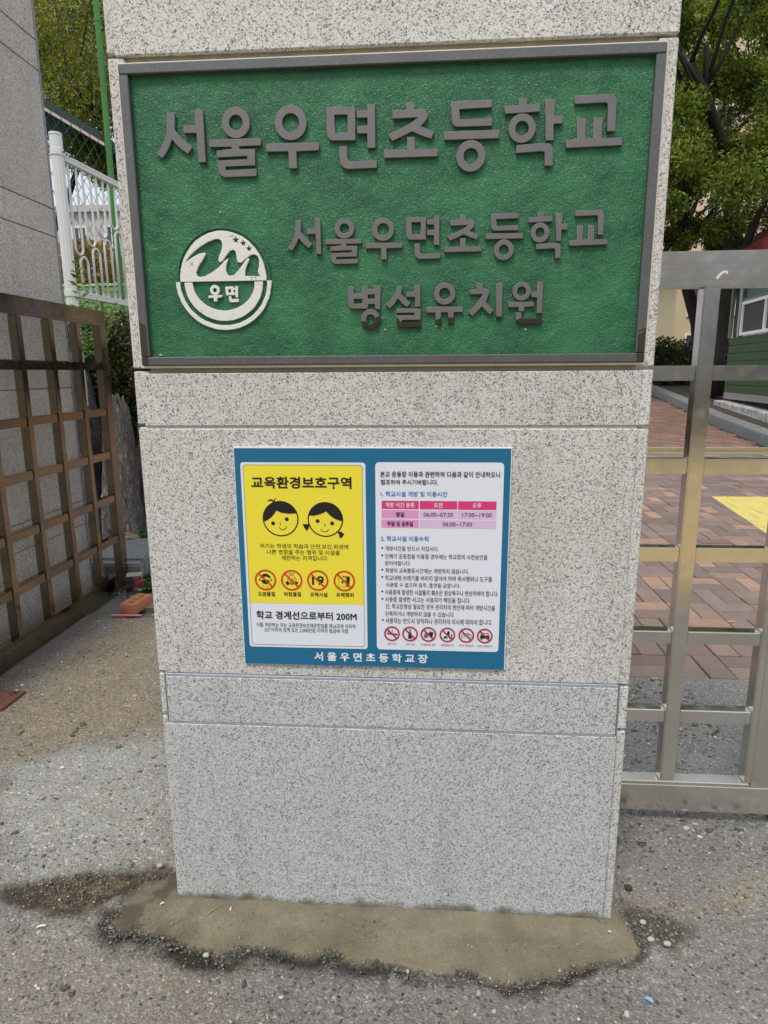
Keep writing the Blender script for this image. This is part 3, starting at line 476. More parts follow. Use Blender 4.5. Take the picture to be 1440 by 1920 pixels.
# ================================================================= SETTING
# ---- near ground: one dense sheet with real relief; colours are wear, dirt, patches and shade painted under the left gate
def near_ground():
    h = .0075; xs = np.arange(-1.75, 2.75, h); ys = np.arange(-1.05, 2.0, h)
    X, Y = np.meshgrid(xs, ys); nx, ny = len(xs), len(ys)
    wx = X+.035*(fbm(X, Y, .09, 4, 3)-.5)*2; wy = Y+.035*(fbm(X, Y, .09, 4, 9)-.5)*2
    z = .010*(fbm(X, Y, .35, 3, 1)-.5)+.0045*(fbm(X, Y, .045, 3, 2)-.5)+.0035*(vnoise(X, Y, .016, 5)-.5)
    base = np.empty(X.shape+(3,)); base[:] = (.285, .275, .255)
    n1 = fbm(X, Y, .5, 4, 11)[..., None]; base *= (.70+.60*n1); n2 = fbm(X, Y, .13, 4, 12)[..., None]; base *= (.80+.40*n2)
    warm = np.clip((fbm(X, Y, .7, 3, 21)-.45)*4, 0, 1)[..., None]; base = base*(1-warm*.45)+np.array((.34, .285, .22))*warm*.45
    sm = np.zeros(X.shape); wet = np.zeros(X.shape)
    def lay(poly, col, soft, amt=1.0, warp=1.0):
        nonlocal base
        px = X+(wx-X)*warp; py = Y+(wy-Y)*warp
        ins = inpoly(px, py, poly); d = dist(px, py, poly); sd = np.where(ins, d, -d)
        m = np.clip(sd/soft+.5, 0, 1)*amt
        base = base*(1-m[..., None])+np.array(col)*m[..., None]*(.85+.3*fbm(X, Y, .06, 3, 31)[..., None])
        return m, sd
    lay(DATA['light'], (.46, .46, .43), .16, .85, 2.6)
    lay(DATA['sand'], (.345, .290, .21), .12, .9, 2)
    gx = np.clip((X-1.15)/.1, 0, 1)*np.clip((Y-.1)/.3, 0, 1); base = base*(1-.6*gx[..., None])+np.array((.31, .315, .305))*.6*gx[..., None]
    lay(DATA['sandR'], (.38, .31, .22), .05, .6, 2)
    gl = np.clip((-1.12-X)/.14, 0, 1)*np.clip((Y-.7)/.1, 0, 1); base = base*(1-.55*gl[..., None])+np.array((.10, .075, .05))*.55*gl[..., None]  # shade below the left gate painted into the ground colour
    m, _ = lay(DATA['damp_brown'], (.075, .052, .032), .035, .93, 1.6); z -= .010*m; wet = np.maximum(wet, m*.6)
    gr_ = np.clip((vnoise(X, Y, .017, 81)-.55)*5, 0, 1)*np.clip((fbm(X, Y, .08, 3, 82)-.42)*6, 0, 1)*m; base = base*(1-gr_[..., None]*.75)+np.array((.23, .17, .10))*gr_[..., None]*.75; z += .003*gr_
    for k in ('damp_dark', 'damp_dark2'):
        m, _ = lay(DATA[k], (.050, .045, .036), .030, .96, 1.5); z -= .007*m; wet = np.maximum(wet, m)
    _d = dist(wx, wy, DATA['mortar']); _i = inpoly(wx, wy, DATA['mortar']); m = np.clip(1.5-_d/(.020+.028*(X < .55)), 0, 1)*(~_i)*np.clip((fbm(X, Y, .07, 3, 57)-.28)*6, 0, 1)*np.clip((-.03-Y)/.03, 0, 1); base = base*(1-.85*m[..., None])+np.array((.045, .040, .032))*.85*m[..., None]; z -= .004*m; wet = np.maximum(wet, m*.8)
    m, _ = lay(DATA['damp_right'], (.075, .065, .045), .05, .85, 1.5); wet = np.maximum(wet, m*.6)
    m, sd = lay(DATA['mortar'], (.285, .252, .175), .010, .97, 1.3)
    edge = np.clip(1-sd/.06, 0, 1)*m; base = base*(1-.38*edge[..., None])+np.array((.16, .12, .065))*.38*edge[..., None]
    mt_ = np.clip((fbm(X, Y, .11, 4, 91)-.42)*4, 0, 1)*m; base = base*(1-mt_[..., None]*.22)
    lf_ = np.clip((.10-X)/.14, 0, 1)*np.clip((fbm(X, Y, .05, 4, 93)-.47)*9, 0, 1)*m; base = base*(1-lf_[..., None]*.7)+np.array((.075, .058, .038))*lf_[..., None]*.7
    z = z*(1-.75*m)+m*(.004+.010*np.clip(sd/.10, 0, 1)+.006*(fbm(X, Y, .12, 4, 44)-.5)+.0030*(fbm(X*.35, Y, .020, 2, 6)-.5)-.003*np.clip((fbm(X*.4, Y, .05, 3, 47)-.62)*8, 0, 1)); sm = np.maximum(sm, m*.80); wet = np.maximum(wet, m*.45)
    keepq = ~((X[:-1, :-1] > -1.12) & (Y[:-1, :-1] > 1.95)) & ~((X[:-1, :-1] > 0.2) & (Y[:-1, :-1] > 1.363))
    V = np.stack([X, Y, z], -1).reshape(-1, 3); i = np.arange(nx*ny).reshape(ny, nx)
    F = np.stack([i[:-1, :-1], i[:-1, 1:], i[1:, 1:], i[1:, :-1]], -1)[keepq]
    me = npmesh('ground', V, F, [('zone', 'POINT', base.reshape(-1, 3)), ('smooth', 'POINT', sm.ravel()), ('wet', 'POINT', wet.ravel())], True)
    return tag(link('ground', me, GROUND), kind='structure')
near_ground()
# wide terrain sheet under everything, reaching the horizon
def terrain():
    ys = [-90, -40, -20, -9.5, -1.05, 1.3, 8.6, 20, 40, 120]; xs = [-120, -30, -1.75, 2.75, 30, 120]
    v = []; f = []
    for y in ys:
        for x in xs: v.append((x, y, (zg(y) if y < 20 else zg(20)) - .035))
    for j in range(len(ys)-1):
        for i in range(len(xs)-1): a = j*len(xs)+i; f.append((a, a+1, a+1+len(xs), a+len(xs)))
    n = N('street_asphalt'); P_ = n.n('ShaderNodeNewGeometry').outputs['Position']
    n.col(n.mix(n.noise(P_, 80, 3), (.10, .098, .09), (.2, .195, .18))); n.set(Roughness=.9)
    return tag(link('terrain', mesh('terrain', v, f), n.m), kind='structure')
terrain()
# school-zone coloured road surface on the street, behind the photographer
n = N('road_ochre'); P_ = n.n('ShaderNodeNewGeometry').outputs['Position']
n.col(n.mix(n.noise(P_, 60, 4), (.36, .26, .12), (.48, .36, .17))); n.set(Roughness=.85)
tag(link('road', mesh('road', [(-9, -9, -.028), (9, -9, -.028), (9, -1.9, -.028), (-9, -1.9, -.028)], [(0, 1, 2, 3)]), n.m), kind='structure')

# far side of the street, mirrored in the polished gate bars
ST = plain('street_render', (.50, .49, .47), .85, var=.25, scale=.6)
sb = root('street_building', 'grey street building opposite the school gate', 'building', (0, -16, 0)); box('wall', -26, 26, -18, -16, -.03, 5.5, ST, sb)
for k in range(9): box('window', -22+k*5, -20+k*5, -16.002, -15.95, 1.4, 3.2, flatm('street_glass', (.05, .06, .07), .1), sb)
sh_ = root('street_hedge', 'dark hedge along the opposite pavement of the street', 'hedge', (0, -13.5, 0))
leaves('foliage', [(x, -13.5, .45, 1.9, .5, .55, 1) for x in range(-14, 15, 2)], 9000, .12, LF_H, sh_, 77, .6)

# ---- paved forecourt: clay pavers in a basket pattern, red pavers past the drain
pav = bpy.data.objects.new('pavement', mesh('pavement', [(-1.12, 1.3, -.05), (6.4, 1.3, -.05), (6.4, 8.45, .10), (-1.12, 8.45, .10), (-1.12, 1.3, -.09), (6.4, 1.3, -.09), (6.4, 8.45, .06), (-1.12, 8.45, .06)],
      [(0, 1, 2, 3), (7, 6, 5, 4), (0, 4, 5, 1), (2, 6, 7, 3), (1, 5, 6, 2), (3, 7, 4, 0)])); COL.objects.link(pav)
n = N('joint_sand'); n.col((.045, .038, .028)); n.set(Roughness=.95); pav.data.materials.append(n.m); tag(pav, kind='structure')
JS = n.m
def paver_verts(L, Wd, T=.05, c=.004):
    a, b = L/2, Wd/2
    v = [(-a+c, -b+c, 0), (a-c, -b+c, 0), (a-c, b-c, 0), (-a+c, b-c, 0), (-a, -b, -c*.8), (a, -b, -c*.8), (a, b, -c*.8), (-a, b, -c*.8), (-a, -b, -T), (a, -b, -T), (a, b, -T), (-a, b, -T)]
    f = [(0, 1, 2, 3)]
    for k in range(4): f += [(k, k+4, (k+1) % 4+4, (k+1) % 4), (k+4, k+8, (k+1) % 4+8, (k+1) % 4+4)]
    return v, f
def paving():
    M = .2335; pv, pf = paver_verts(.2275, .1115); pvn = np.array(pv)
    meH = mesh('paver', pv, pf); meH.materials.append(PAV)
    meV = mesh('paver', [(y, x, z) for x, y, z in pv], [tuple(reversed(q)) for q in pf]); meV.materials.append(PAV)
    cam = Vector(CAMPOS); rg = random.Random(5); items = []
    for j in range(0, 31):
        for i in range(-6, 32):
            x0 = -1.0+(i+5.5)*M-.62; y0 = 1.37+j*M
            if x0+M > 6.05+(y0-9)*.08 or x0 < -1.12: continue
            if y0+M > 8.42: continue
            if y0 < 1.93 and x0 < .3: continue
            for k in range(2):
                hor = (i+j) % 2 == 0
                cx, cy = (x0+M/2, y0+M/4+k*M/2) if hor else (x0+M/4+k*M/2, y0+M/2)
                items.append((cx, cy, hor, rg.random()))
    def vis(c):
        x, y = c[0], c[1]; d = Vector((x, y, zg(y)))-cam; q = [R_.dot(d) for R_ in CAMR]
        u = 720+1230*q[0]/q[2]; v = 960+1230*q[1]/q[2]
        e = 1150 < u < 1445 or (262 < u < 320 and v > 1000)
        return e and y < 6.6
    near = sorted([c for c in items if vis(c)], key=lambda c: (c[0]-cam.x)**2+(c[1]-cam.y)**2)[:298]
    ns = set(id(c) for c in near); V = []; F = []; T = []
    for c in items:
        cx, cy, hor, r = c; dz = rg.uniform(-.0025, .0025)
        if id(c) in ns:
            o = bpy.data.objects.new('paver', meH if hor else meV); COL.objects.link(o); o.parent = pav
            o.location = (cx, cy, zg(cy)+dz); o.rotation_euler = (math.atan(.02), 0, rg.uniform(-.006, .006))
        else:
            b = len(V)*12; vv = pvn if hor else pvn[:, [1, 0, 2]]
            V.append(vv+np.array((cx, cy, zg(cy)+dz))); ff = np.array(pf)+b
            F.append(ff if hor else ff[:, ::-1]); T.append(np.full(9, r))
    me = npmesh('paver_field', np.concatenate(V), np.concatenate(F), [('tone', 'FACE', np.concatenate(T))])
    tag(link('paver_field', me, PAVS, pav), kind='stuff')
    # red pavers past the drain, laid diagonally
    V = []; F = []; T = []; pv2, pf2 = paver_verts(.2275, .1115); ca, sa = math.cos(math.radians(-38)), math.sin(math.radians(-38)); n_ = 0
    for i in range(-70, 70):
        for j in range(-110, 110):
            lx = i*.2335+(j % 2)*.117; ly = j*.1175; x = lx*ca-ly*sa+3; y = lx*sa+ly*ca+14
            if not (9.05 < y < 21 and 1.0 < x < kerbx(y)-.15): continue
            P_ = np.array(pv2); Q = np.stack([P_[:, 0]*ca-P_[:, 1]*sa+x, P_[:, 0]*sa+P_[:, 1]*ca+y, P_[:, 2]+rg.uniform(-.002, .002)], 1); Q[:, 2] += np.array([zg(t) for t in Q[:, 1]])
            V.append(Q); F.append(np.array(pf2)+12*n_); T.append(np.full(9, rg.random())); n_ += 1
    base = mesh('red_pavement', [(-.5, 9.0, zg(9)-.03), (7.3, 9.0, zg(9)-.03), (7.3, 21.5, zg(21.5)-.03), (-.5, 21.5, zg(21.5)-.03)], [(0, 1, 2, 3)])
    rp = tag(link('red_pavement', base, JS), kind='structure')
    me = npmesh('red_paver_field', np.concatenate(V), np.concatenate(F), [('tone', 'FACE', np.concatenate(T))])
    tag(link('red_paver_field', me, PAVR, rp), kind='stuff')
KB = [(4.9, -2.), (5.86, 9.17), (6.10, 12.28), (6.40, 14.3), (6.81, 17.84), (7.4, 23.)]
def kerbx(y):
    for (xa, ya), (xb, yb) in zip(KB, KB[1:]):
        if y <= yb: return xa+(xb-xa)*(y-ya)/(yb-ya)
    return KB[-1][0]
paving()
# drain: grating between two concrete edges
dr = root('drain_channel', 'long drain channel with a yellow-brown grating crossing the brick paving', 'drain', (2.5, 8.7, zg(8.7)))
CONC = plain('concrete_edge', (.30, .30, .27), .9, var=.25, scale=25); GRATE = plain('grate_yellowed', (.34, .24, .08), .75, var=.5, scale=14)
box('edge_strip', -1.1, 6.1, 8.45, 8.53, .06, .150, CONC, dr, .004); box('edge_strip', -1.1, 6.1, 8.93, 9.03, .07, .172, CONC, dr, .004)
box('channel_floor', -1.1, 6.1, 8.53, 8.93, .0, .05, JS, dr)
bm = bmesh.new()
for y in (8.555, 8.64, 8.73, 8.82, 8.905): boxbm(bm, -1.1, 6.1, y-.009, y+.009, .125, .158)
for k in range(140): boxbm(bm, 1.4+k*.034, 1.414+k*.034, 8.545, 8.915, .120, .152)
tag(frombm('grating', bm, GRATE, dr), kind='stuff')
# granite kerb stones along the right of the forecourt
kr = root('kerb', 'grey granite kerb along the right side of the brick forecourt', 'kerb', (5.86, 9.17, .18))
def kerb_run(rt, pts, L, wd, ht, side, mat, y0, y1, xf):
    y = y0
    while y < y1:
        yb = y+L-.008; a = Vector((xf(y), y, zg(y))); b = Vector((xf(yb), yb, zg(yb))); d = (b-a); nrm = Vector((d.y, -d.x, 0)).normalized()*side*wd
        v = [a, b, b+nrm, a+nrm]; top = [p+Vector((0, 0, ht)) for p in v]; low = [p-Vector((0, 0, .12)) for p in v]
        me = mesh('kerb_stone', low+top, [(4, 5, 6, 7) if side < 0 else (7, 6, 5, 4), (0, 1, 5, 4), (1, 2, 6, 5), (2, 3, 7, 6), (3, 0, 4, 7)])
        bm = bmesh.new(); bm.from_mesh(me); bmesh.ops.recalc_face_normals(bm, faces=bm.faces); bmesh.ops.bevel(bm, geom=[e for e in bm.edges if min(v_.co.z-zg(v_.co.y) for v_ in e.verts) > ht*.5], offset=.014, segments=2, affect='EDGES'); bm.to_mesh(me); bm.free()
        link('kerb_stone', me, mat, rt); y += L
kerb_run(kr, KB, .98, .30, .15, 1, GR_KERB, 3.3, 22, kerbx)

# ================================================================= GATE PILLAR
pil = root('gate_pillar', 'tall granite-clad gate pillar that carries the green school sign and the blue notice', 'pillar', (.535, .3, 0))
box('core', .02, 1.055, .012, .585, -.1, 2.75, MORTAR, pil)
XL, XR = -.0156, 1.0925
def slab(x0, x1, z0, z1, y0, y1, mat, nm='granite_slab', bev=.0022, lab=None):
    o = box(nm, x0, x1, y0, y1, z0, z1, mat, pil, bev)
    if lab: o['label'] = lab
    return o
slab(.002, 1.070, 1.957, 2.75, 0, .012, GR_UP)
slab(.002, 1.070, 1.2262, 1.3405, 0, .012, GR_UP)
slab(.002, 1.070, .6375, 1.2205, 0, .012, GR_UP)
slab(.0045, 1.066, .5135, .6305, -.006, .012, GR_LOW, bev=.0010, lab='newer bluish granite band near the foot')
slab(.0, 1.069, -.04, .5075, -.008, .012, GR_LOW, bev=.0010, lab='large newer bluish granite slab at the foot')
# side slabs: their edges show left and right of the face
for (a, b) in ((1.962, 2.75), (1.352, 1.955), (1.2305, 1.3455), (.640, 1.2235), (.528, .6335), (-.04, .521)):
    slab(XL, .0195, a, b, .0035, .585, GR_SIDE, 'side_slab', .0025)
    slab(1.0550, XR, a-.004, b-.004, .0035, .585, GR_SIDE, 'side_slab', .0025)
slab(XL, XR, -.04, 2.75, .5855, .60, GR_SIDE, 'back_slab')
# sealant and mortar in the joints
bm = bmesh.new(); boxbm(bm, .004, 1.068, .004, .012, 1.2205, 1.2262)
frombm('joint_strip', bm, SEAL_PALE, pil)
box('joint_strip', .006, 1.066, -.0035, .012, .6308, .6372, SEAL_GREY, pil, .001)
box('joint_strip', .004, 1.066, -.0048, .012, .5078, .5132, SEAL_GREY, pil, .001)
box('sealant_bead', -.0022, .0005, .0005, .0045, .02, .635, SEAL_DARK, pil, .0008)
box('sealant_bead', 1.0687, 1.0722, -.001, .0045, .02, .635, SEAL_DARK, pil, .0012)

# ================================================================= SCHOOL SIGN
sg = root('school_sign', 'large green cast school sign with grey raised lettering and a white round emblem', 'sign', (.538, 0, 1.648))
SX0, SX1, SZ0, SZ1 = .0095, 1.0685, 1.3575, 1.9395; FW = .0185
def green_plate():
    h = .0045; xs = np.linspace(SX0+.004, SX1-.004, 238); zs = np.linspace(SZ0+.004, SZ1-.004, 132); X, Z = np.meshgrid(xs, zs)
    y = .0045-.0016*(fbm(X, Z, .05, 3, 71)-.5)-.0010*(vnoise(X, Z, .011, 72)-.5)
    V = np.stack([X, y, Z], -1).reshape(-1, 3); i = np.arange(len(xs)*len(zs)).reshape(len(zs), len(xs))
    F = np.stack([i[:-1, :-1], i[:-1, 1:], i[1:, 1:], i[1:, :-1]], -1).reshape(-1, 4)
    link('green_plate', npmesh('green_plate', V, F, None, True), GREEN, sg)
green_plate()
for q in ((SX0, SX1, SZ1-FW, SZ1), (SX0, SX1, SZ0, SZ0+FW*.95)): box('frame_bar', q[0], q[1], -.0085, .011, q[2], q[3], FRAME, sg, .0018)
for q in ((SX0, SX0+FW, SZ0+FW*.95, SZ1-FW), (SX1-FW, SX1, SZ0+FW*.95, SZ1-FW)): box('frame_bar', q[0], q[1], -.0083, .011, q[2]+.0003, q[3]-.0003, FRAME, sg, .0018)
# cream sealant round the frame
for q in ((SX0-.004, SX1+.004, SZ1+.0002, SZ1+.0045), (SX0-.004, SX1+.004, SZ0-.006, SZ0-.0002)): box('sealant_bead', q[0], q[1], -.001, .0115, q[2], q[3], SEAL_CREAM, sg, .001)
for q in ((SX0-.0045, SX0-.0002, SZ0-.0002, SZ1+.0002), (SX1+.0002, SX1+.0045, SZ0-.0002, SZ1+.0002)): box('sealant_bead', q[0], q[1], -.0015, .0115, q[2], q[3], SEAL_CREAM, sg, .001)
def glyph(shapes, f=lambda x, z: (x, z), depth=.0065, mat=LETTER, par=None, y=-.0032, bev=.0006, name='letter'):
    P_ = []
    for s in shapes:
        if s[0] == 'ring': P_ += [circ(s[1], s[2], s[3], 48), circ(s[1], s[2], s[4], 36)]
        else: P_ += s[1:]
    P_ = [[f(x, z) for x, z in p] for p in P_]
    me = curvemesh(P_, depth, bev, name); me.transform(Matrix.Translation((0, y+depth, 0)))
    return link(name, me, mat, par or sg)
def gbox(g):
    xs, zs = [], []
    for s in g:
        if s[0] == 'ring': xs += [s[1]-s[3], s[1]+s[3]]; zs += [s[2]-s[3], s[2]+s[3]]
        else: xs += [q[0] for q in s[1]]; zs += [q[1] for q in s[1]]
    return min(xs), min(zs), max(xs), max(zs)
for g in DATA['line1']+DATA['line3']: glyph(g)
for g, (x0, z0, x1, z1) in zip(DATA['line1'], DATA['line2']):
    a0, b0, a1, b1 = gbox(g); sx, sz = (x1-x0)/(a1-a0), (z1-z0)/(b1-b0)
    g2 = []
    for s in g:
        if s[0] == 'ring': g2.append(['poly', [tuple(p) for p in circ(s[1], s[2], s[3], 48)], [tuple(p) for p in circ(s[1], s[2], s[4], 36)]])
        else: g2.append(s)
    glyph(g2, lambda x, z: (x0+(x-a0)*sx, z0+(z-b0)*sz))
# emblem
EM = DATA['emb']; ecx, ecz = .1970, 1.5290
em = link('emblem', curvemesh([circ(.197, 1.5365, .1005, 72), circ(.197, 1.5365, .0960, 72)], .0045, .001, 'emblem'), GREEN, sg); em.data.transform(Matrix.Translation((0, .0048, 0)))
def epart(nm, polys, mat=EWHITE, d=.0055, y=-.0015, bev=.0008):
    me = curvemesh(polys, d, bev, nm); me.transform(Matrix.Translation((0, y+d, 0))); return link(nm, me, mat, em)
rg_ = random.Random(3)
def wob(p, a=.0004): return [(x+rg_.uniform(-a, a), z+rg_.uniform(-a, a)) for x, z in p]
R1 = .0925; dome = [(ecx+R1*math.cos(t), ecz+(R1+.0065)*math.sin(t)) for t in [PI*i/48 for i in range(49)]]
def star(cx, cz, r):
    return [(cx+(r if k % 2 == 0 else r*.42)*math.sin(PI*k/5), cz+(r if k % 2 == 0 else r*.42)*math.cos(PI*k/5)) for k in range(10)]
epart('emblem_dome', [wob(dome)]+[EM['sw']]+[star(x, z, r*.95) for x, z, r in EM['stars']])
a0 = [(ecx+.0840*math.cos(t), 1.5272-.0785*math.sin(t)) for t in [PI*i/48 for i in range(49)]]
a1 = [(ecx+.0665*math.cos(t), 1.5272-.0570*math.sin(t)) for t in [PI*i/48 for i in range(49)]]
epart('emblem_band', [wob(a0)+wob(a1)[::-1]])
a0 = [(ecx+.1020*math.cos(t), 1.5285-.0985*math.sin(t)) for t in [PI*i/60 for i in range(61)]]
a1 = [(ecx+.0935*math.cos(t), 1.5285-.0885*math.sin(t)) for t in [PI*i/60 for i in range(61)]]
epart('emblem_rim', [wob(a0)+wob(a1)[::-1]])
for s in (EM['w'][:2], EM['w'][2:]):
    P_ = []
    for q in s:
        if q[0] == 'ring': P_ += [circ(q[1], q[2], q[3], 24), circ(q[1], q[2], q[4], 18)]
        else: P_ += q[1:]
    epart('emblem_letter', P_, bev=.0004)
CHIP = plain('bare_chip', (.52, .42, .28), .8, var=.3, scale=200)
for k, (x, z) in enumerate(DATA['chips']):
    s = (.0035, .004, .0042, .0065, .0025, .002, .003, .0018, .0015)[k]
    P_ = [(x+s*rg_.uniform(.5, 1.1)*math.cos(t), z+s*.6*rg_.uniform(.4, 1.1)*math.sin(t)) for t in [2*PI*i/9 for i in range(9)]]
    me = curvemesh([P_], .001, 0, 'paint_chip'); me.transform(Matrix.Translation((0, .0035, 0))); link('paint_chip', me, CHIP, sg)

# ================================================================= NOTICE BOARD
nb = root('notice_board', 'blue notice board with a yellow school-zone panel and a white panel of rules', 'notice board', (.504, 0, .926))
BX0, BX1, BZ0, BZ1 = .2002, .8080, .6690, 1.1818
box('board', BX0, BX1, -.0072, -.0002, BZ0, BZ1, EDGEW, nb, .0008)
Y0 = -.0074
flat('blue_ground', [rrect(BX0+.0015, BX1-.0022, BZ0+.001, BZ1-.0030, .0015)], Y0, TEAL, nb)
flat('white_panel', [rrect(.2146, .4920, .7133, 1.1478, .0065)], Y0-.0003, PAPER, nb)
flat('white_panel', [rrect(.5137, .7917, .7133, 1.1487, .0085)], Y0-.0003, PAPER, nb)
yp = [p for p in rrect(.2209, .4852, .72, 1.1419, .0055) if p[1] > .83]
flat('yellow_panel', [yp+[(.2209, .8210), (.4852, .8210)]], Y0-.0006, YEL, nb)
flat('panel_outline', [rrect(.2203, .4858, .7188, 1.1425, .006), rrect(.2211, .4850, .7196, 1.1417, .0056)], Y0-.0009, LINE, nb)
for k, ((a, b), (c, d)) in enumerate(DATA['tab']):
    flat('table_cell', [[(a+.0003, d), (c, d), (c, b), (a+.0003, b)]], Y0-.0006, (PK1, PK1, PK1, PK2, PK3, PK3, PK2, PK3)[k], nb)
for x, z in DATA['bul']: flat('bullet_mark', [circ(x, z, .0023, 14)], Y0-.0006, INK, nb)
textbank([q[0] for q in DATA['TX']])
for (s, a, b, c, d, mt, bo) in DATA['TX']:
    if s in ('GAS', '19'): continue
    link('text_line', textmesh(s, a, b, c, d, Y0-.0012, bo), PRINT[mt], nb)
# the two children's faces
def face(ci, girl):
    _, cx, cz, ro, ri = ci; polys = [circ(cx, cz, ro, 48), circ(cx, cz, ri, 48)]
    flat('face_outline', polys, Y0-.0010, INK, nb)
    y = Y0-.0012
    if not girl:
        t0, t1 = math.radians(19), math.radians(190)
        arc = [(cx+ri*1.01*math.cos(t0+(t1-t0)*i/30), cz+ri*1.01*math.sin(t0+(t1-t0)*i/30)) for i in range(31)]
        hair = arc+[(cx-.029, cz-.003), (cx-.020, cz+.004), (cx-.0125, cz+.013), (cx-.009, cz+.0185), (cx+.004, cz+.0135), (cx+.020, cz+.0115), (cx+.033, cz+.0125)]
        tuft = [[(cx-.0295, cz+.0395), (cx-.022, cz+.0445), (cx-.0165, cz+.0438), (cx-.0150, cz+.0400), (cx-.0125, cz+.0445), (cx-.0060, cz+.0488), (cx-.0105, cz+.0440), (cx-.0122, cz+.0385), (cx-.0175, cz+.0385), (cx-.020, cz+.0410)]]
    else:
        t0, t1 = math.radians(-5), math.radians(166)
        arc = [(cx+ri*1.01*math.cos(t0+(t1-t0)*i/30), cz+ri*1.01*math.sin(t0+(t1-t0)*i/30)) for i in range(31)]
        hair = arc+[(cx-.025, cz+.0085), (cx-.010, cz+.0125), (cx+.0025, cz+.0185), (cx+.0105, cz+.0095), (cx+.020, cz+.0025), (cx+.030, cz-.0015)]
        tuft = [[(cx-.037, cz-.0105), (cx-.0515, cz-.0110), (cx-.0485, cz-.0180), (cx-.043, cz-.0265), (cx-.0375, cz-.0200)],
                [(cx+.0270, cz-.0280), (cx+.0330, cz-.0265), (cx+.0420, cz-.0330), (cx+.0370, cz-.0400), (cx+.0320, cz-.0430), (cx+.0300, cz-.0350)]]
    flat('hair', [hair]+tuft, y, INK, nb)
    ey = ((-.0175, -.0105), (.0140, -.0010)) if not girl else ((-.0175, -.0035), (.0150, -.0085))
    mz = ((.0050, -.0180), (.0) )
    mo = [(.004+cx+.0085*math.cos(t), cz-.0165+.0085*math.sin(t)) if not girl else (cx-.0020+.0090*math.cos(t), cz-.0200+.0080*math.sin(t)) for t in [math.radians(a) for a in range(195 if girl else 205, 346 if girl else 366, 15)]]
    nose = [(cx+(.0005 if not girl else .0000)-.0022*math.cos(t), cz-.0115-(.0 if not girl else .001)+.0024*math.sin(t)) for t in [math.radians(a) for a in range(-80, 90, 20)]]
    flat('face_features', [circ(cx+a, cz+b, .0044, 18) for a, b in ey]+[band(mo, .0014), band(nose, .0013)], y, INK, nb)
face(DATA['boy'], False); face(DATA['girl'], True)
# pictograms with a red ring and slash
def seg(a, b, w):
    a = Vector(a); b = Vector(b); t = (b-a).normalized()*w/2; n_ = Vector((-t.y, t.x)); return [tuple(a+n_), tuple(b+n_), tuple(b-n_), tuple(a-n_)]
def sign_ring(c, r, ri, mat, slash=True):
    x, z = c; k = .7071*(r+ri)/2
    flat('prohibition_ring', [circ(x, z, r, 36), circ(x, z, ri, 36)], Y0-.0014, mat, nb)
    flat('slash', [seg((x-k, z+k), (x+k, z-k), (r-ri)*.95)], Y0-.0017, mat, nb)
def picto(name, polys, y=None): flat(name, polys, (Y0-.0010) if y is None else y, INK, nb)
I1 = DATA['ic1']
for q in I1: sign_ring((q[0], q[1]), q[2], q[3], REDR)
x, z, r, _ = I1[0]
picto('pictogram', [[(x+.0122*math.cos(t), z+.0035+.0115*math.sin(t)) for t in [math.radians(a) for a in range(0, 181, 12)]]+[(x-.004, z+.0062), (x+.001, z+.0085), (x+.006, z+.006)],
      [(x+.0105*math.cos(t), z+.0005+.0105*math.sin(t)) for t in [math.radians(a) for a in range(190, 351, 12)]]+[(x, z+.002)],
      seg((x-.006, z-.0125), (x-.0065, z-.0185), .0008), seg((x, z-.0125), (x+.0005, z-.0185), .0008), seg((x+.006, z-.0125), (x+.0055, z-.0185), .0008), circ(x-.0135, z, .0022, 10), circ(x+.0135, z, .0022, 10)])
x, z, r, _ = I1[1]
picto('pictogram', [circ(x, z+.001, .0105, 28), circ(x, z+.001, .0098, 28), circ(x-.0043, z+.002, .0036, 14), circ(x-.0043, z+.002, .0029, 14), circ(x+.0043, z+.002, .0036, 14), circ(x+.0043, z+.002, .0029, 14),
      circ(x, z-.0065, .0045, 14), circ(x, z-.0065, .0032, 14), seg((x-.0022, z-.0045), (x+.0022, z-.0085), .0007), seg((x+.0022, z-.0045), (x-.0022, z-.0085), .0007),
      seg((x-.0065, z-.006), (x-.0135, z-.0085), .0085), seg((x+.0065, z-.006), (x+.0135, z-.0085), .0085)])
x, z, r, _ = I1[3]
picto('pictogram', [[(x-.0128, z+.0088), (x+.0035, z+.0088), (x+.0035, z-.0148), (x-.0128, z-.0148)], [(x-.0121, z+.0081), (x+.0028, z+.0081), (x+.0028, z-.0141), (x-.0121, z-.0141)],
      [(x-.0045, z+.0005), (x-.0015, z-.0035), (x-.0035, z-.0045), (x-.003, z-.0065), (x-.006, z-.0065), (x-.0055, z-.0045), (x-.0075, z-.0035)],
      [(x-.0035, z+.0122), (x+.0130, z+.0102), (x+.0108, z-.0135), (x+.0048, z-.0140), (x+.0048, z+.0100), (x-.0035, z+.0100)]])
for (s, a, b, c, d, mt, bo) in DATA['TX']:
    if s == 'GAS': link('pictogram_text', textmesh(s, a, b, c, d, Y0-.0011, 0), INK, nb)
    if s == '19': link('pictogram_text', textmesh(s, a, b, c, d, Y0-.0011, bo), INK, nb)
I2 = DATA['ic2']
for q in I2: sign_ring((q[0], q[1]), q[2], q[3], REDI)
C_ = [(q[0], q[1]) for q in I2]
x, z = C_[0]; picto('pictogram', [[(x-.0115, z+.0012), (x+.0125, z+.0000), (x+.0125, z-.0035), (x-.0115, z-.0015)], band([(x+.002, z+.003), (x, z+.0055), (x+.002, z+.0075), (x+.0005, z+.0095)], .0012), band([(x-.0115, z+.0025), (x-.009, z+.0045), (x-.0065, z+.0035)], .0011)])
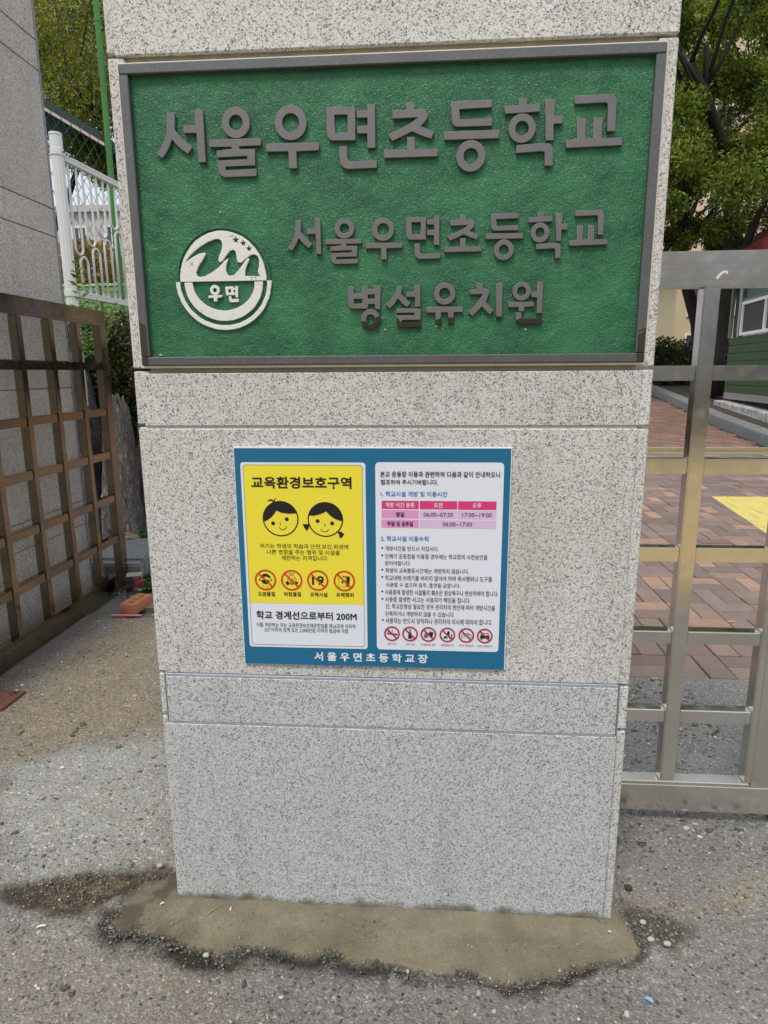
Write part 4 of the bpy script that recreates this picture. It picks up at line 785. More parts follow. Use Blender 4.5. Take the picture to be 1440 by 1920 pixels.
x, z = C_[1]; picto('pictogram', [[(x-.0012, z+.0118), (x+.0012, z+.0118), (x+.0014, z+.004), (x+.0040, z+.0005), (x+.0040, z-.0118), (x-.0040, z-.0118), (x-.0040, z+.0005), (x-.0014, z+.004)]])
x, z = C_[2]; picto('pictogram', [[(x+.0005, z+.0055), (x+.0115, z+.0055), (x+.0095, z-.006), (x+.0025, z-.006)], seg((x+.005, z+.005), (x+.0045, z+.0100), .0011), [(x-.0105, z-.0005), (x-.008, z+.0022), (x-.003, z+.0022), (x-.0008, z-.0005)], [(x-.0105, z-.0020), (x-.0008, z-.0020), (x-.0008, z-.0038), (x-.0105, z-.0038)], [(x-.0105, z-.005), (x-.0008, z-.005), (x-.002, z-.008), (x-.009, z-.008)]])
x, z = C_[3]; picto('pictogram', [[(x+.0005, z+.0085), (x+.004, z+.0100), (x+.0055, z+.0060), (x+.0045, z+.001), (x+.007, z-.0065), (x+.0035, z-.0075), (x+.0005, z-.001), (x-.001, z+.003)], [(x-.0105, z-.0085), (x-.006, z-.003), (x-.002, z-.0035), (x+.001, z-.0085)], [(x+.0085, z+.0025), (x+.011, z+.0015), (x+.0105, z-.008), (x+.0085, z-.008)]])
x, z = C_[4]; picto('pictogram', [circ(x-.0068, z-.001, .0046, 18), circ(x-.0068, z-.001, .0037, 18), circ(x+.0072, z-.001, .0046, 18), circ(x+.0072, z-.001, .0037, 18), band([(x-.0068, z-.001), (x-.002, z+.0045), (x+.0045, z+.0045), (x+.0072, z-.001)], .0009), seg((x+.0035, z+.0075), (x+.0045, z+.0035), .0009)])
x, z = C_[5]; picto('pictogram', [[(x-.0078, z+.0070), (x+.0078, z+.0070), (x+.0095, z+.0005), (x-.0095, z+.0005)], [(x-.0064, z+.0058), (x+.0064, z+.0058), (x+.0075, z+.0015), (x-.0075, z+.0015)], [(x-.0105, z), (x+.0105, z), (x+.0105, z-.0065), (x-.0105, z-.0065)], [(x-.009, z-.007), (x-.0055, z-.007), (x-.0055, z-.0095), (x-.009, z-.0095)], [(x+.0055, z-.007), (x+.009, z-.007), (x+.009, z-.0095), (x+.0055, z-.0095)]])

# ================================================================= GATES
def gate(rt, mat, f, u_bars, u0, u1, zr, ztop, zbot, lip=.015, depth=.042, plate=.13, ribs=False):
    """f maps (u along the gate, w depth behind the front, z) to world; all pieces bevelled boxes"""
    def bx(nm, ua, ub, wa, wb, za, zb, bev=.0032):
        p = [f(ua, wa, za), f(ub, wb, zb)]
        return box(nm, min(p[0][0], p[1][0]), max(p[0][0], p[1][0]), min(p[0][1], p[1][1]), max(p[0][1], p[1][1]), za, zb, mat, rt, bev, seg=2)
    bx('top_rail', u0, u1, 0, depth+.012, ztop-.073, ztop, .004)
    bx('rail_lip', u0, u1-plate*.0, -.004, depth, ztop-.088, ztop-.0735)
    if ribs:
        for za in (ztop-.030, ztop-.0405): bx('rail_rib', u0, u1, -.0022, .001, za-.0016, za+.0016, .0008)
    bx('bottom_rail', u0, u1, 0, depth+.012, zbot, zbot+.088, .003)
    bx('rail_lip', u0, u1-plate-.002, -.003, depth, zbot+.0885, zbot+.103)
    bx('end_stile', u1-plate, u1, -.001, depth+.010, zbot+.0885, ztop-.0885, .003)
    bx('stile_lip', u1-plate-.019, u1-plate-.001, -.004, depth, zbot+.1035, ztop-.0885)
    for u in u_bars: bx('upright_bar', u-.0205, u+.0205, -.005, depth-.003, zbot+.1035, ztop-.0885)
    stops = [u0]+sorted(u_bars)+[u1-plate-.019]
    for (za, zb) in zr:
        for a, b in zip(stops, stops[1:]):
            aa = a if a == u0 else a+.0210; bb = b-.0004 if b == stops[-1] else b-.0210
            if bb > aa: bx('cross_bar', aa, bb, 0, depth-.004, za, zb)
gr = root('gate', 'silver stainless steel grid gate standing right of the pillar in front of the brick forecourt', 'gate', (1.35, .4, .03), 'school gate leaves')
gate(gr, STEEL, lambda u, w, z: (u, .382+w, z), [1.343, 1.078, .813], .55, 1.735, [(1.313, 1.352), (1.066, 1.107), (.820, .861), (.577, .616), (.332, .373)], 1.634, .040, plate=.150, ribs=True)
me = curvemesh([band([(1.352, 1.566), (1.357, 1.573), (1.364, 1.580), (1.371, 1.583), (1.376, 1.582), (1.376, 1.577)], .0055)], .0006, .0001, 'paint_smear'); me.transform(Matrix.Translation((0, .382, 0))); link('paint_smear', me, EDGEW, gr)
gl = root('gate', 'steel grid gate, gold reflections tinted into its colour, swung open along the left granite wall', 'gate', (-1.3, 1.3, .03), 'school gate leaves')
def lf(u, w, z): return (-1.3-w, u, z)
gate(gl, STEEL_REFL, lf, [2.168, 1.906, 1.640, 1.372, 1.106, .84], .60, 2.495, [(1.362, 1.405), (1.097, 1.140), (.838, .882), (.571, .615), (.318, .362)], 1.702, .020, plate=.066)
# castor wheel under the free corner of the left gate
def cyl(nm, c, axis, r, l, mat, par, n_=20, bev=.002):
    bm = bmesh.new(); bmesh.ops.create_cone(bm, cap_ends=True, segments=n_, radius1=r, radius2=r, depth=l)
    q = Vector((0, 0, 1)).rotation_difference(Vector(axis)).to_matrix().to_4x4(); bm.transform(Matrix.Translation(c) @ q)
    if bev: bmesh.ops.bevel(bm, geom=[e for e in bm.edges if e.calc_length() < r*.9 and len(e.link_faces) == 2 and any(len(f.verts) > 4 for f in e.link_faces)], offset=bev, segments=1, affect='EDGES')
    return frombm(nm, bm, mat, par)
ca = cyl('castor_wheel', (-1.235, 2.36, .045), (1, .25, 0), .042, .028, BLACKM, gl); ca['label'] = 'small black castor wheel with a red arm'
cyl('hub', (-1.217, 2.365, .045), (1, .25, 0), .016, .012, RUST, ca)
box('fork', -1.252, -1.216, 2.325, 2.395, .052, .100, BLACKM, ca, .003, Matrix.Rotation(.25, 3, 'Z')); box('red_arm', -1.228, -1.180, 2.38, 2.46, .035, .065, REDP, ca, .004, Matrix.Rotation(-.5, 3, 'Z'))
box('mounting_plate', -1.262, -1.170, 2.36, 2.44, .105, .112, plain('worn_plate', (.42, .40, .28), .7), ca, .001, Matrix.Rotation(.35, 3, 'Z'))
# cored brick
bk = root('brick', 'orange cored clay brick lying on the paving by the gate wheel', 'brick', (-1.055, 2.06, .0))
def brick():
    L, W_, H = .190, .092, .057; cu = []
    cu.append(rrect(-W_/2, W_/2, -L/2, L/2, .003, 2))
    for k in (-.052, 0, .052): cu.append(circ(0, k, .0175, 20))
    me = curvemesh(cu, H, .001, 'body'); me.transform(Matrix.Rotation(-PI/2, 4, 'X')); 
    zs = [v.co.z for v in me.vertices]; me.transform(Matrix.Translation((0, 0, -min(zs))))
    me.transform(Matrix.Translation((-1.055, 2.065, .012)) @ Matrix.Rotation(-.10, 4, 'Z'))
    n = N('brick_clay'); c = n.co(); f = n.noise(c, 40, 4); g = n.noise(c, 400, 2)
    n.col(n.mix(f, (.42, .155, .075), (.52, .22, .11))); n.set(Roughness=.85); n.bump(g, .5, .001)
    link('body', me, n.m, bk)
    box('core_bottom', -1.095, -1.015, 1.98, 2.15, .0125, .016, flatm('brick_shadow_core', (.16, .06, .035), .9), bk, 0, Matrix.Rotation(-.10, 3, 'Z'))
brick()
# hinge plate bolted to the ground
hp = root('floor_plate', 'rusty steel floor plate with two bolts at the left edge of the ground', 'steel plate', (-1.16, .97, 0))
rz = Matrix.Rotation(-.02, 3, 'Z')
box('plate', -1.245, -1.096, .90, 1.062, .002, .011, RUST, hp, .001, rz)
for bx_, by_ in ((-1.128, 1.028), (-1.150, .945)):
    cyl('washer', (bx_, by_, .0125), (0, 0, 1), .015, .003, RUST, hp, 20, 0); cyl('bolt', (bx_, by_, .019), (0, 0, 1), .0085, .012, RUST, hp, 6, .001)

# ================================================================= LEFT SIDE
lw = root('left_gate_wall', 'grey granite-clad wall behind the open left gate at the left edge', 'wall', (-1.7, 1.5, 0))
box('core', -1.95, -1.508, .55, 2.405, -.1, 3.9, MORTAR, lw)
zj = [-.04, .435, .578, 1.262, 1.412, 2.10, 2.25, 2.945, 3.095, 3.9]
for a, b in zip(zj, zj[1:]):
    box('granite_slab', -1.512, -1.500, .55, 2.405, a+.003, b-.003, GR_LEFT, lw, .0018)
box('edge_trim', -1.514, -1.4975, 2.4055, 2.422, -.04, 3.9, plain('edge_sealant', (.24, .26, .31), .45), lw, .002)
box('end_slab', -1.95, -1.515, 2.4055, 2.43, -.04, 3.9, GR_LEFT, lw)
box('end_slab', -1.95, -1.5, .53, .5495, -.04, 3.9, GR_LEFT, lw)
# white fence with looped bars
wf = root('white_fence', 'white steel fence of looped bars on a ribbed round post beside the left wall', 'fence', (-2.03, 3.5, 1.85))
def fx(y): return -2.31+.08*y
def post(nm, x, y, z0, z1, r, mat, par, rib=12):
    bm = bmesh.new(); n_ = rib*2
    lo = []; hi = []
    for k in range(n_):
        rr = r*(1 if k % 2 == 0 else .93); t = 2*PI*k/n_
        lo.append(bm.verts.new((x+rr*math.cos(t), y+rr*math.sin(t), z0))); hi.append(bm.verts.new((x+rr*math.cos(t), y+rr*math.sin(t), z1)))
    for k in range(n_): bm.faces.new((lo[k], lo[(k+1) % n_], hi[(k+1) % n_], hi[k]))
    bm.faces.new(hi); bm.faces.new(lo[::-1]); return frombm(nm, bm, mat, par)
post('post', -2.040, 3.505, 1.1, 2.995, .042, WHITEP, wf); cyl('post_cap', (-2.040, 3.505, 3.003), (0, 0, 1), .044, .016, WHITEP, wf)
cyl('clamp', (-2.040, 3.505, 2.885), (0, 0, 1), .047, .045, WHITEP, wf, 24, .002); cyl('clamp', (-2.040, 3.505, 1.925), (0, 0, 1), .047, .045, WHITEP, wf, 24, .002)
box('bracket', -2.040, -2.003, 3.545, 3.625, 2.862, 2.905, WHITEP, wf, .003)
bm = bmesh.new()
for yy in (3.50, 3.56, 3.60): boxbm(bm, fx(yy)+.040 if yy < 3.52 else fx(yy)+.020, fx(yy)+.052 if yy < 3.52 else fx(yy)+.030, yy-.005, yy+.005, 2.88, 2.89)
frombm('bolt_heads', bm, BLACKM, wf)
def frail(nm, z0, z1, w):
    y0, y1 = 3.55, 5.6
    v = [(fx(y)+s*w, y, z) for y in (y0, y1) for s in (-1, 1) for z in (z0, z1)]
    return link(nm, mesh(nm, v, [(0, 1, 3, 2), (4, 6, 7, 5), (0, 4, 5, 1), (2, 3, 7, 6), (1, 5, 7, 3), (0, 2, 6, 4)]), WHITEP, wf)
frail('rail', 2.842, 2.862, .020); frail('rail', 2.872, 2.887, .017); frail('rail', 2.858, 2.876, .012)
frail('rail', 1.905, 1.925, .020); frail('rail', 1.935, 1.950, .017); frail('rail', 1.921, 1.938, .012)
hgt = [2.215, 2.305, 2.400, 2.495, 2.57, 2.495, 2.40, 2.305, 2.215, 2.305, 2.4, 2.5]
for k in range(10):
    ya = 3.598+k*.1735; yb = ya+.098; r = (yb-ya)/2; zj_ = hgt[k]
    pts = [(fx(ya), ya, 2.85)]+[(fx(ya), ya, z) for z in (2.7,)]+[(fx(ya+r-r*math.cos(t)), ya+r-r*math.cos(t), zj_+r+.006-r*math.sin(t)) for t in [PI*i/12 for i in range(13)]]+[(fx(yb), yb, 2.7), (fx(yb), yb, 2.85)]
    bm = bmesh.new(); tubebm(bm, pts, .0092, 8); frombm('loop_bar', bm, WHITEP, wf, True)
    ya += .048; yb += .048
    pts = [(fx(ya), ya, 1.94)]+[(fx(ya+r-r*math.cos(t)), ya+r-r*math.cos(t), zj_-r-.006+r*math.sin(t)) for t in [PI*i/12 for i in range(13)]]+[(fx(yb), yb, 1.94)]
    bm = bmesh.new(); tubebm(bm, pts, .0092, 8); frombm('loop_bar', bm, WHITEP, wf, True)
# tall green net fence behind it
gn = root('green_net_fence', 'tall green wire net on a green post behind the white fence', 'fence', (-2.13, 4.55, 1.6))
post('post', -2.150, 4.56, 1.2, 5.2, .026, GREENP, gn, 8); cyl('collar', (-2.150, 4.56, 4.20), (0, 0, 1), .029, .02, GREENP, gn)
post('post', -2.360, 2.6, 1.2, 5.2, .026, GREENP, gn, 8)
def net():
    bm = bmesh.new(); p = .125; r = .0024; nx_ = lambda y: -2.55+.08*y
    y0, y1, z0, z1 = 2.9, 7.4, 1.7, 5.2; W_ = y1-y0; H = z1-z0
    k = -int(H/p)-1
    while k*p < W_:
        for s in (1, -1):
            pts = []; t = 0
            while t <= H:
                yy = y0+k*p+t if s == 1 else y1-k*p-t
                if y0 <= yy <= y1: pts.append((nx_(yy)+.004*math.sin(t/p*PI), yy, z0+t+.010*math.sin(t/p*2*PI*2)))
                t += p/4
            if len(pts) > 1: tubebm(bm, pts, r, 3)
        k += 1
    return tag(frombm('netting', bm, NETM, gn), kind='stuff')
net()
# rocks
def rock(nm, label, c, s, seed, rotz=0, tap=.15):
    bm = bmesh.new(); bmesh.ops.create_cube(bm, size=2); bmesh.ops.subdivide_edges(bm, edges=bm.edges, cuts=30, use_grid_fill=True)
    for v in bm.verts:
        p = v.co.copy(); q = p.normalized()*1.25; p = p.lerp(q, .38)
        nn = noise.fractal(p*1.3+Vector((seed*7.1, 0, 0)), 1.0, 2.0, 5)*.17+noise.fractal(p*5+Vector((seed, 3, 0)), 1.0, 2.0, 3)*.09
        p += p.normalized()*nn; k = 1-tap*(p.z+1)/2
        v.co = Vector((p.x*s[0]*k, p.y*s[1]*k, p.z*s[2]))
    bm.transform(Matrix.Translation(c) @ Matrix.Rotation(rotz, 4, 'Z'))
    o = frombm(nm, bm, ROCK, None, True); return tag(o, label, 'rock', 'rocks of the retaining bank')
rock('boulder', 'tall dark rock behind the bars of the open left gate', (-2.22, 3.55, .50), (.26, .25, .92), 1, 0, .3)
rock('boulder', 'rounded brown-grey rock showing just right of the left gate stile', (-1.74, 3.42, .50), (.16, .20, .62), 2, .2, .5)
rock('boulder', 'flat-topped grey rock above the granite kerb left of the pillar', (-1.29, 3.72, .45), (.38, .24, .56), 3, .1, .05)
# kerb at the left
kl = root('kerb', 'granite kerb of two stones at the foot of the rocks left of the pillar', 'kerb', (-1.35, 2.6, 0))
for (ya, yb, xa, xb) in ((1.75, 2.60, -1.235, -1.33), (2.62, 3.45, -1.245, -1.43)):
    v = [(xa, ya, -.1), (xb, yb, -.1), (xb-.34, yb, -.1), (xa-.34 if ya > 2.5 else -1.38, ya, -.1)]; v += [(x, y, .145) for x, y, z in v]
    if ya < 2.5: v = [(-1.225, 2.512, -.1), (-1.240, 2.60, -.1), (-1.68, 2.60, -.1), (-1.68, 2.512, -.1)]; v += [(x, y, .14) for x, y, z in v]
    me = mesh('kerb_stone', v, [(7, 6, 5, 4), (0, 1, 5, 4), (1, 2, 6, 5), (2, 3, 7, 6), (3, 0, 4, 7)]); bm = bmesh.new(); bm.from_mesh(me)
    bmesh.ops.recalc_face_normals(bm, faces=bm.faces); bmesh.ops.bevel(bm, geom=[e for e in bm.edges if min(q.co.z for q in e.verts) > .1], offset=.012, segments=2, affect='EDGES'); bm.to_mesh(me); bm.free()
    link('kerb_stone', me, GR_KERB, kl)
# raised bank behind the rocks
n = N('bank_soil'); c = n.co(); n.col(n.mix(n.noise(c, 20, 4), (.03, .024, .016), (.09, .07, .045))); n.set(Roughness=.95); SOIL = n.m
tag(box('bank', -30, -1.62, 3.95, 60, -.1, 1.35, SOIL), kind='structure')
# hedge on the bank
hg = root('hedge', 'dark clipped hedge above the rocks between the left gate and the pillar', 'hedge', (-2.0, 4.3, .9))
leaves('foliage', [(-1.75, 3.98, 1.38, .55, .28, .48, 4), (-2.25, 3.82, 1.42, .42, .28, .46, 3), (-1.55, 4.05, 1.05, .5, .3, .4, 2)], 42000, .016, LF_H, hg, 4, .55, shell=.5)
limbs(hg, [([(-1.9+.2*i, 4.1, .8), (-1.88+.2*i, 4.12, 1.2), (-1.8+.2*i, 4.1, 1.55)], .012, .004) for i in range(-2, 3)], name='stems', n=5)
lo = leaves('orange_leaves', [(-1.93, 3.74, 1.78, .10, .03, .035, 1), (-2.0, 3.72, 1.73, .05, .03, .03, 1)], 70, .017, LF_O, hg, 5, .5)
# sprig at the base of the white post
def sprig(rt, p0, p1, nl, size, mat, seed, droop=.25):
    rg = random.Random(seed); a = Vector(p0); b = Vector(p1); pts = [a.lerp(b, t)+Vector((.02*math.sin(t*3), 0, -droop*t*t*(b-a).length*.3)) for t in [i/6 for i in range(7)]]
    bm = bmesh.new(); tubebm(bm, pts, [.0025*(1-.7*i/6) for i in range(7)], 5); frombm('stem', bm, mat, rt, True)
    V = []; F = []; T = []
    for k in range(nl):
        t = .15+.85*k/nl; i = min(int(t*6), 5); p = pts[i].lerp(pts[i+1], t*6-i); s = size*rg.uniform(.7, 1.1); sd = 1 if k % 2 else -1
        ax = Vector((sd*rg.uniform(.5, 1), rg.uniform(-.5, .5), rg.uniform(-.1, .6))).normalized(); nn = Vector((rg.uniform(-.5, .5), -1, .5)).normalized(); bx_ = ax.cross(nn).normalized()
        m_ = len(V); V += [p, p+ax*s*.5+bx_*s*.17, p+ax*s, p+ax*s*.5-bx_*s*.17]; F.append((m_, m_+1, m_+2, m_+3)); T.append(rg.random())
    link('leaf_spray', npmesh('leaf_spray', np.array([tuple(v) for v in V]), np.array(F), [('tone', 'FACE', np.array(T))]), mat, rt)
sp = root('sapling', 'thin green sapling with pointed leaves in front of the white fence post', 'plant', (-1.93, 3.38, 1.3))
for k, (a, b) in enumerate((((-1.95, 3.38, 1.35), (-1.905, 3.36, 2.22)), ((-1.9, 3.38, 1.4), (-1.80, 3.38, 1.90)), ((-1.9, 3.36, 1.4), (-1.86, 3.34, 1.83)), ((-1.87, 3.4, 1.4), (-1.70, 3.42, 1.88)), ((-1.93, 3.4, 1.4), (-1.95, 3.4, 1.86)))): sprig(sp, a, b, 26, .075, LF_W, k)
# weeds and leaf litter at the kerb
for k, (x, y, z, lab) in enumerate(((-1.20, 2.58, .01, 'small green weed at the foot of the left kerb joint'), (-1.245, 2.95, .03, 'low weed tuft beside the upper left kerb stone'), (-1.50, 3.20, .15, 'green weeds on top of the kerb against the flat rock'), (-1.62, 2.55, .13, 'dark round-leaved weed on the kerb behind the gate bars'), (-1.14, 2.42, .005, 'tiny weed in the gravel behind the brick'), (-1.18, 2.75, .01, 'weed sprouting from the gravel along the left kerb'))):
    w = root('weed', lab, 'weed', (x, y, z), 'weeds along the left kerb')
    leaves('leaves', [(x, y, z+.02, .05, .05, .025, 1)], 130, .013, LF_W if k != 3 else LF_H, w, 30+k, .8)
def leaf_litter():
    rg = np.random.default_rng(8); n_ = 420; V = []; T = []
    for k in range(n_):
        x = rg.normal(-1.16, .05); y = rg.uniform(2.2, 3.2); x -= (y-2.2)*.16; s = rg.uniform(.004, .014); a = rg.uniform(0, PI)
        z = zg(y)+.004+rg.uniform(0, .01); d = np.array((math.cos(a), math.sin(a), rg.uniform(-.3, .3)))*s; e = np.array((-math.sin(a), math.cos(a), rg.uniform(-.2, .2)))*s*.5; p = np.array((x, y, z))
        V += [p-d, p+e, p+d, p-e]; T.append(rg.random())
    return tag(link('leaf_litter', npmesh('leaf_litter', np.array(V), np.arange(4*n_).reshape(-1, 4), [('tone', 'FACE', np.array(T))]), leaf_mat('litter', [(0, (.12, .08, .04)), (.5, (.26, .21, .12)), (1, (.42, .36, .24))], .1)), 'dry leaf crumbs and grit along the left kerb', 'leaf litter', kind='stuff')
leaf_litter()
# left tree, autumn shrub, far panels, canopy, building
lt = root('tree', 'olive-green feathery tree behind the green net at the upper left', 'tree', (-4.6, 8.6, 1.3), 'trees around the school gate')
rg = random.Random(12); L_ = []; branchy(rg, (-5.6, 8.9, 1.3), (0.25, 0, 1), 3.4, .12, 3, L_); limbs(lt, L_)
leaves('crown', [(-4.75, 8.6, 5.75, 1.0, .8, .75, 3), (-4.2, 8.4, 5.1, .6, .6, .6, 2.2), (-4.0, 8.8, 6.5, .8, .8, .7, 2), (-4.3, 8.3, 4.45, .45, .5, .36, 1), (-3.9, 8.3, 4.15, .32, .4, .30, .7), (-5.2, 9, 6.5, .8, .8, .6, 1.5), (-3.6, 8.6, 5.6, .7, .7, 1.0, 2)], 60000, .034, LF_L, lt, 2, .28, .6, .6)
au = root('shrub', 'yellow-brown autumn shrub seen through the looped white fence', 'shrub', (-9.6, 19, 1.3))
leaves('crown', [(-9.8, 19, 4.1, 1.3, 1, 1.25, 2), (-8.4, 19, 3.6, 1., 1, 1.0, 1)], 9000, .07, LF_A, au, 6, .6); limbs(au, [([(-9.6, 19, 1.3), (-9.5, 19, 2.5), (-9.7, 19, 4)], .09, .03), ([(-9.5, 19, 1.8), (-9, 19, 2.9)], .05, .02)])
gf = root('panel_fence', 'bright green panel fence far behind the white looped fence', 'fence', (-6.4, 13, 1.3)); LG = plain('lime_panel', (.22, .36, .12), .5, var=.3)
for k in range(9): box('slat', -8.6, -4.6, 13, 13.03, 2.2+k*.11, 2.2+k*.11+.092, LG, gf, .002)
for k in range(5): box('post', -8.6+k, -8.53+k, 12.93, 12.995, 1.3, 3.23, LG, gf, .002)
for k in range(1): box('cap_rail', -8.6, -4.6, 12.98, 13.05, 3.2, 3.25, plain('lime_rail', (.35, .8, .25), .5), gf, .002)
cn = root('canopy', 'dark green canopy roof with a pale edge among the branches at upper left', 'canopy', (-4, 7, 4.2)); DG = plain('canopy_green', (.008, .03, .022), .6)
v = [(-4.696, 6.591, 4.936), (-3.199, 6.591, 4.062), (-3.199, 8.658, 4.062), (-4.696, 8.658, 4.936)]; v += [(x, y, z-.10) for x, y, z in v]
link('roof_sheet', mesh('roof_sheet', v, [(0, 1, 2, 3), (7, 6, 5, 4), (0, 4, 5, 1), (1, 5, 6, 2), (2, 6, 7, 3), (3, 7, 4, 0)]), DG, cn)
v = [(-4.696, 6.567, 4.846), (-3.136, 6.567, 3.934), (-3.136, 6.587, 3.934), (-4.696, 6.587, 4.846)]; v += [(x, y, z-.035) for x, y, z in v]
link('roof_edge', mesh('roof_edge', v, [(0, 1, 2, 3), (7, 6, 5, 4), (0, 4, 5, 1), (1, 5, 6, 2), (2, 6, 7, 3), (3, 7, 4, 0)]), plain('pale_trim', (.55, .42, .36), .6), cn)
v = [(-4.696, 6.864, 4.140), (-3.331, 6.864, 4.140), (-4.696, 6.864, 4.803)]; v += [(x, y+.05, z) for x, y, z in v]
link('gable_panel', mesh('gable_panel', v, [(0, 1, 2), (5, 4, 3), (0, 3, 4, 1), (1, 4, 5, 2), (2, 5, 3, 0)]), DG, cn)
for x in (-6.1,): cyl('post', (-4.62, 6.9, 2.9), (0, 0, 1), .05, 3.4, DG, cn)

# ================================================================= far buildings
def building(nm, label, x0, x1, y0, y1, z0, z1, wall, rows, cols, win=(.9, 1.3), glass=None, roofm=None):
    b = root(nm, label, 'building', ((x0+x1)/2, y0, z0)); box('wall', x0, x1, y0, y1, z0, z1, wall, b)
    box('roof', x0-.3, x1+.3, y0-.3, y1+.3, z1+.003, z1+.4, roofm or wall, b)
    H = (z1-z0)/rows; Wc = (x1-x0)/max(cols, 1)
    first = None
    for r in range(rows):
        for c in range(cols):
            cx = x0+Wc*(c+.5); cz = z0+H*(r+.55)
            bm = bmesh.new(); w, h = win
            for q in ((-w/2-.08, -w/2, -h/2-.08, h/2+.08), (w/2, w/2+.08, -h/2-.08, h/2+.08), (-w/2, w/2, h/2, h/2+.08), (-w/2, w/2, -h/2-.08, -h/2), (-.03, .03, -h/2, h/2)): boxbm(bm, cx+q[0], cx+q[1], y0-.08, y0+.02, cz+q[2], cz+q[3])
            f = frombm('window', bm, WHITEP, b); box('pane', cx-w/2, cx+w/2, y0-.03, y0-.005, cz-h/2, cz+h/2, glass or GLASSD, f)
    return b
n = N('dark_glass'); n.col((.05, .07, .09)); n.set(Roughness=.08, Specular_IOR_Level=.8); GLASSD = n.m
building('school_building', 'pale grey-pink school block far off behind the looped white fence', -27, -15.5, 45, 52, 1.3, 12.1, plain('pale_render', (.52, .47, .46), .8, var=.05), 3, 5)
building('apartment_block', 'tall peach apartment block glimpsed between the tree branches at right', 16, 40, 58, 66, 2, 30, plain('peach_render', (.62, .47, .34), .8, var=.06), 8, 8)
building('house', 'low cream house seen in the gap left of the gate upright', 11.5, 17.5, 30, 35, 1.0, 5.4, plain('cream_render', (.60, .50, .30), .8, var=.08), 2, 3, roofm=plain('brown_roof', (.16, .1, .08), .8))
building('pavilion', 'pale lilac building behind the green booth', 13.2, 17.5, 24.8, 27, 1.0, 5.2, plain('lilac_render', (.62, .55, .62), .8, var=.04), 1, 1)

# ================================================================= RIGHT SIDE
# green booth
bo = root('guard_booth', 'dark green weatherboarded guard booth with sliding windows beyond the right gate', 'booth', (7.0, 13, .7))
BG = plain('booth_green', (.035, .085, .022), .65, var=.35, scale=5); BT = plain('booth_trim', (.16, .19, .12), .6); BD = plain('booth_dark_green', (.012, .06, .045), .45)
ang = math.atan2(.098, 1); bc = Vector((7.10, 13.85, .70))
def bp(u, w, z): # u along the face towards the camera, w outward (to -x)
    return Vector((bc.x-u*math.sin(ang)-w*math.cos(ang), bc.y-u*math.cos(ang)+w*math.sin(ang), z))
def bbox(nm, u0, u1, w0, w1, z0, z1, mat, par=bo):
    v = [bp(u, w, z) for z in (z0, z1) for u, w in ((u0, w0), (u1, w0), (u1, w1), (u0, w1))]
    me = mesh(nm, v, [(3, 2, 1, 0), (4, 5, 6, 7), (0, 1, 5, 4), (1, 2, 6, 5), (2, 3, 7, 6), (3, 0, 4, 7)])
    bm = bmesh.new(); bm.from_mesh(me); bmesh.ops.recalc_face_normals(bm, faces=bm.faces); bm.to_mesh(me); bm.free(); return link(nm, me, mat, par)
bbox('wall', 0, 4.6, -2.2, -.03, .86, 2.0, BG)
bbox('base_skid', -.02, 4.6, -2.2, .0, .72, .857, plain('skid_grey', (.30, .27, .25), .8, var=.2)); bbox('plinth', .1, 4.6, -2.1, -.15, .45, .717, JS)
for k in range(7): bbox('board', 0, 4.6, -.028, .0, .865+k*.165, .865+k*.165+.155, BG)
bbox('corner_post', -.03, .06, -.028, .03, 2.02, 3.1, BT); bbox('window_glass', .06, .60, -.06, -.04, 2.03, 3.1, GLASSD); bbox('mullion', .60, .68, -.028, .03, 2.02, 3.1, BT)
wn_ = bbox('window', .68, 3.2, -.028, .035, 2.03, 2.09, WHITEP)
for q in ((.68, 3.2, 2.64, 2.70), (.68, .74, 2.09, 2.64), (1.90, 1.97, 2.09, 2.64), (3.14, 3.2, 2.09, 2.64)): bbox('frame', q[0], q[1], -.0279, .034, q[2], q[3], WHITEP, wn_)
bbox('pane', .74, 1.90, -.01, 0, 2.09, 2.64, plain('insect_screen', (.07, .07, .065), .8), wn_); bbox('pane', 1.97, 3.14, -.015, -.005, 2.09, 2.64, BD, wn_)
bbox('wall', 0, 4.6, -2.2, -.25, 2.0, 2.02, BG); bbox('back_panel', .05, 4.6, -2.2, -1.9, 2.02, 3.1, BD); bbox('lintel', .68, 4.6, -.028, .02, 2.705, 2.76, BT); bbox('upper_panel', .68, 4.6, -.05, -.01, 2.76, 3.1, BD); bbox('roof', -.25, 4.8, -2.4, .2, 3.1, 3.22, BD)
# white concrete footing slab and step behind the kerb
fs = root('footing_slab', 'long white-painted concrete footing under the green booth', 'footing', (6.7, 12, .5))
n = N('flaking_white'); c = n.co(); f = n.noise(c, 7, 5, .65); n.col(n.mix(n.ramp(f, [(.42, 0), (.62, 1)]), (.62, .62, .62), (.33, .31, .26))); n.set(Roughness=.85); FLK = n.m
def prism(nm, pts, h0, h1, mat, par):
    v = [(x, y, zz+h0) for x, y, zz in pts]+[(x, y, zz+h1) for x, y, zz in pts]; k = len(pts)
    me = mesh(nm, v, [tuple(range(k, 2*k)), tuple(range(k-1, -1, -1))]+[(i, (i+1) % k, (i+1) % k+k, i+k) for i in range(k)])
    bm = bmesh.new(); bm.from_mesh(me); bmesh.ops.recalc_face_normals(bm, faces=bm.faces); bmesh.ops.bevel(bm, geom=bm.edges, offset=.01, segments=1, affect='EDGES'); bm.to_mesh(me); bm.free(); return link(nm, me, mat, par)
prism('slab', [(6.55, 9.3, .30), (6.92, 13.9, .48), (7.9, 13.9, .48), (7.9, 9.3, .30)], -.2, .20, FLK, fs)
prism('slab', [(6.05, 5.0, .20), (6.53, 9.26, .30), (7.9, 9.26, .30), (7.9, 5.0, .20)], -.2, .20, FLK, fs)
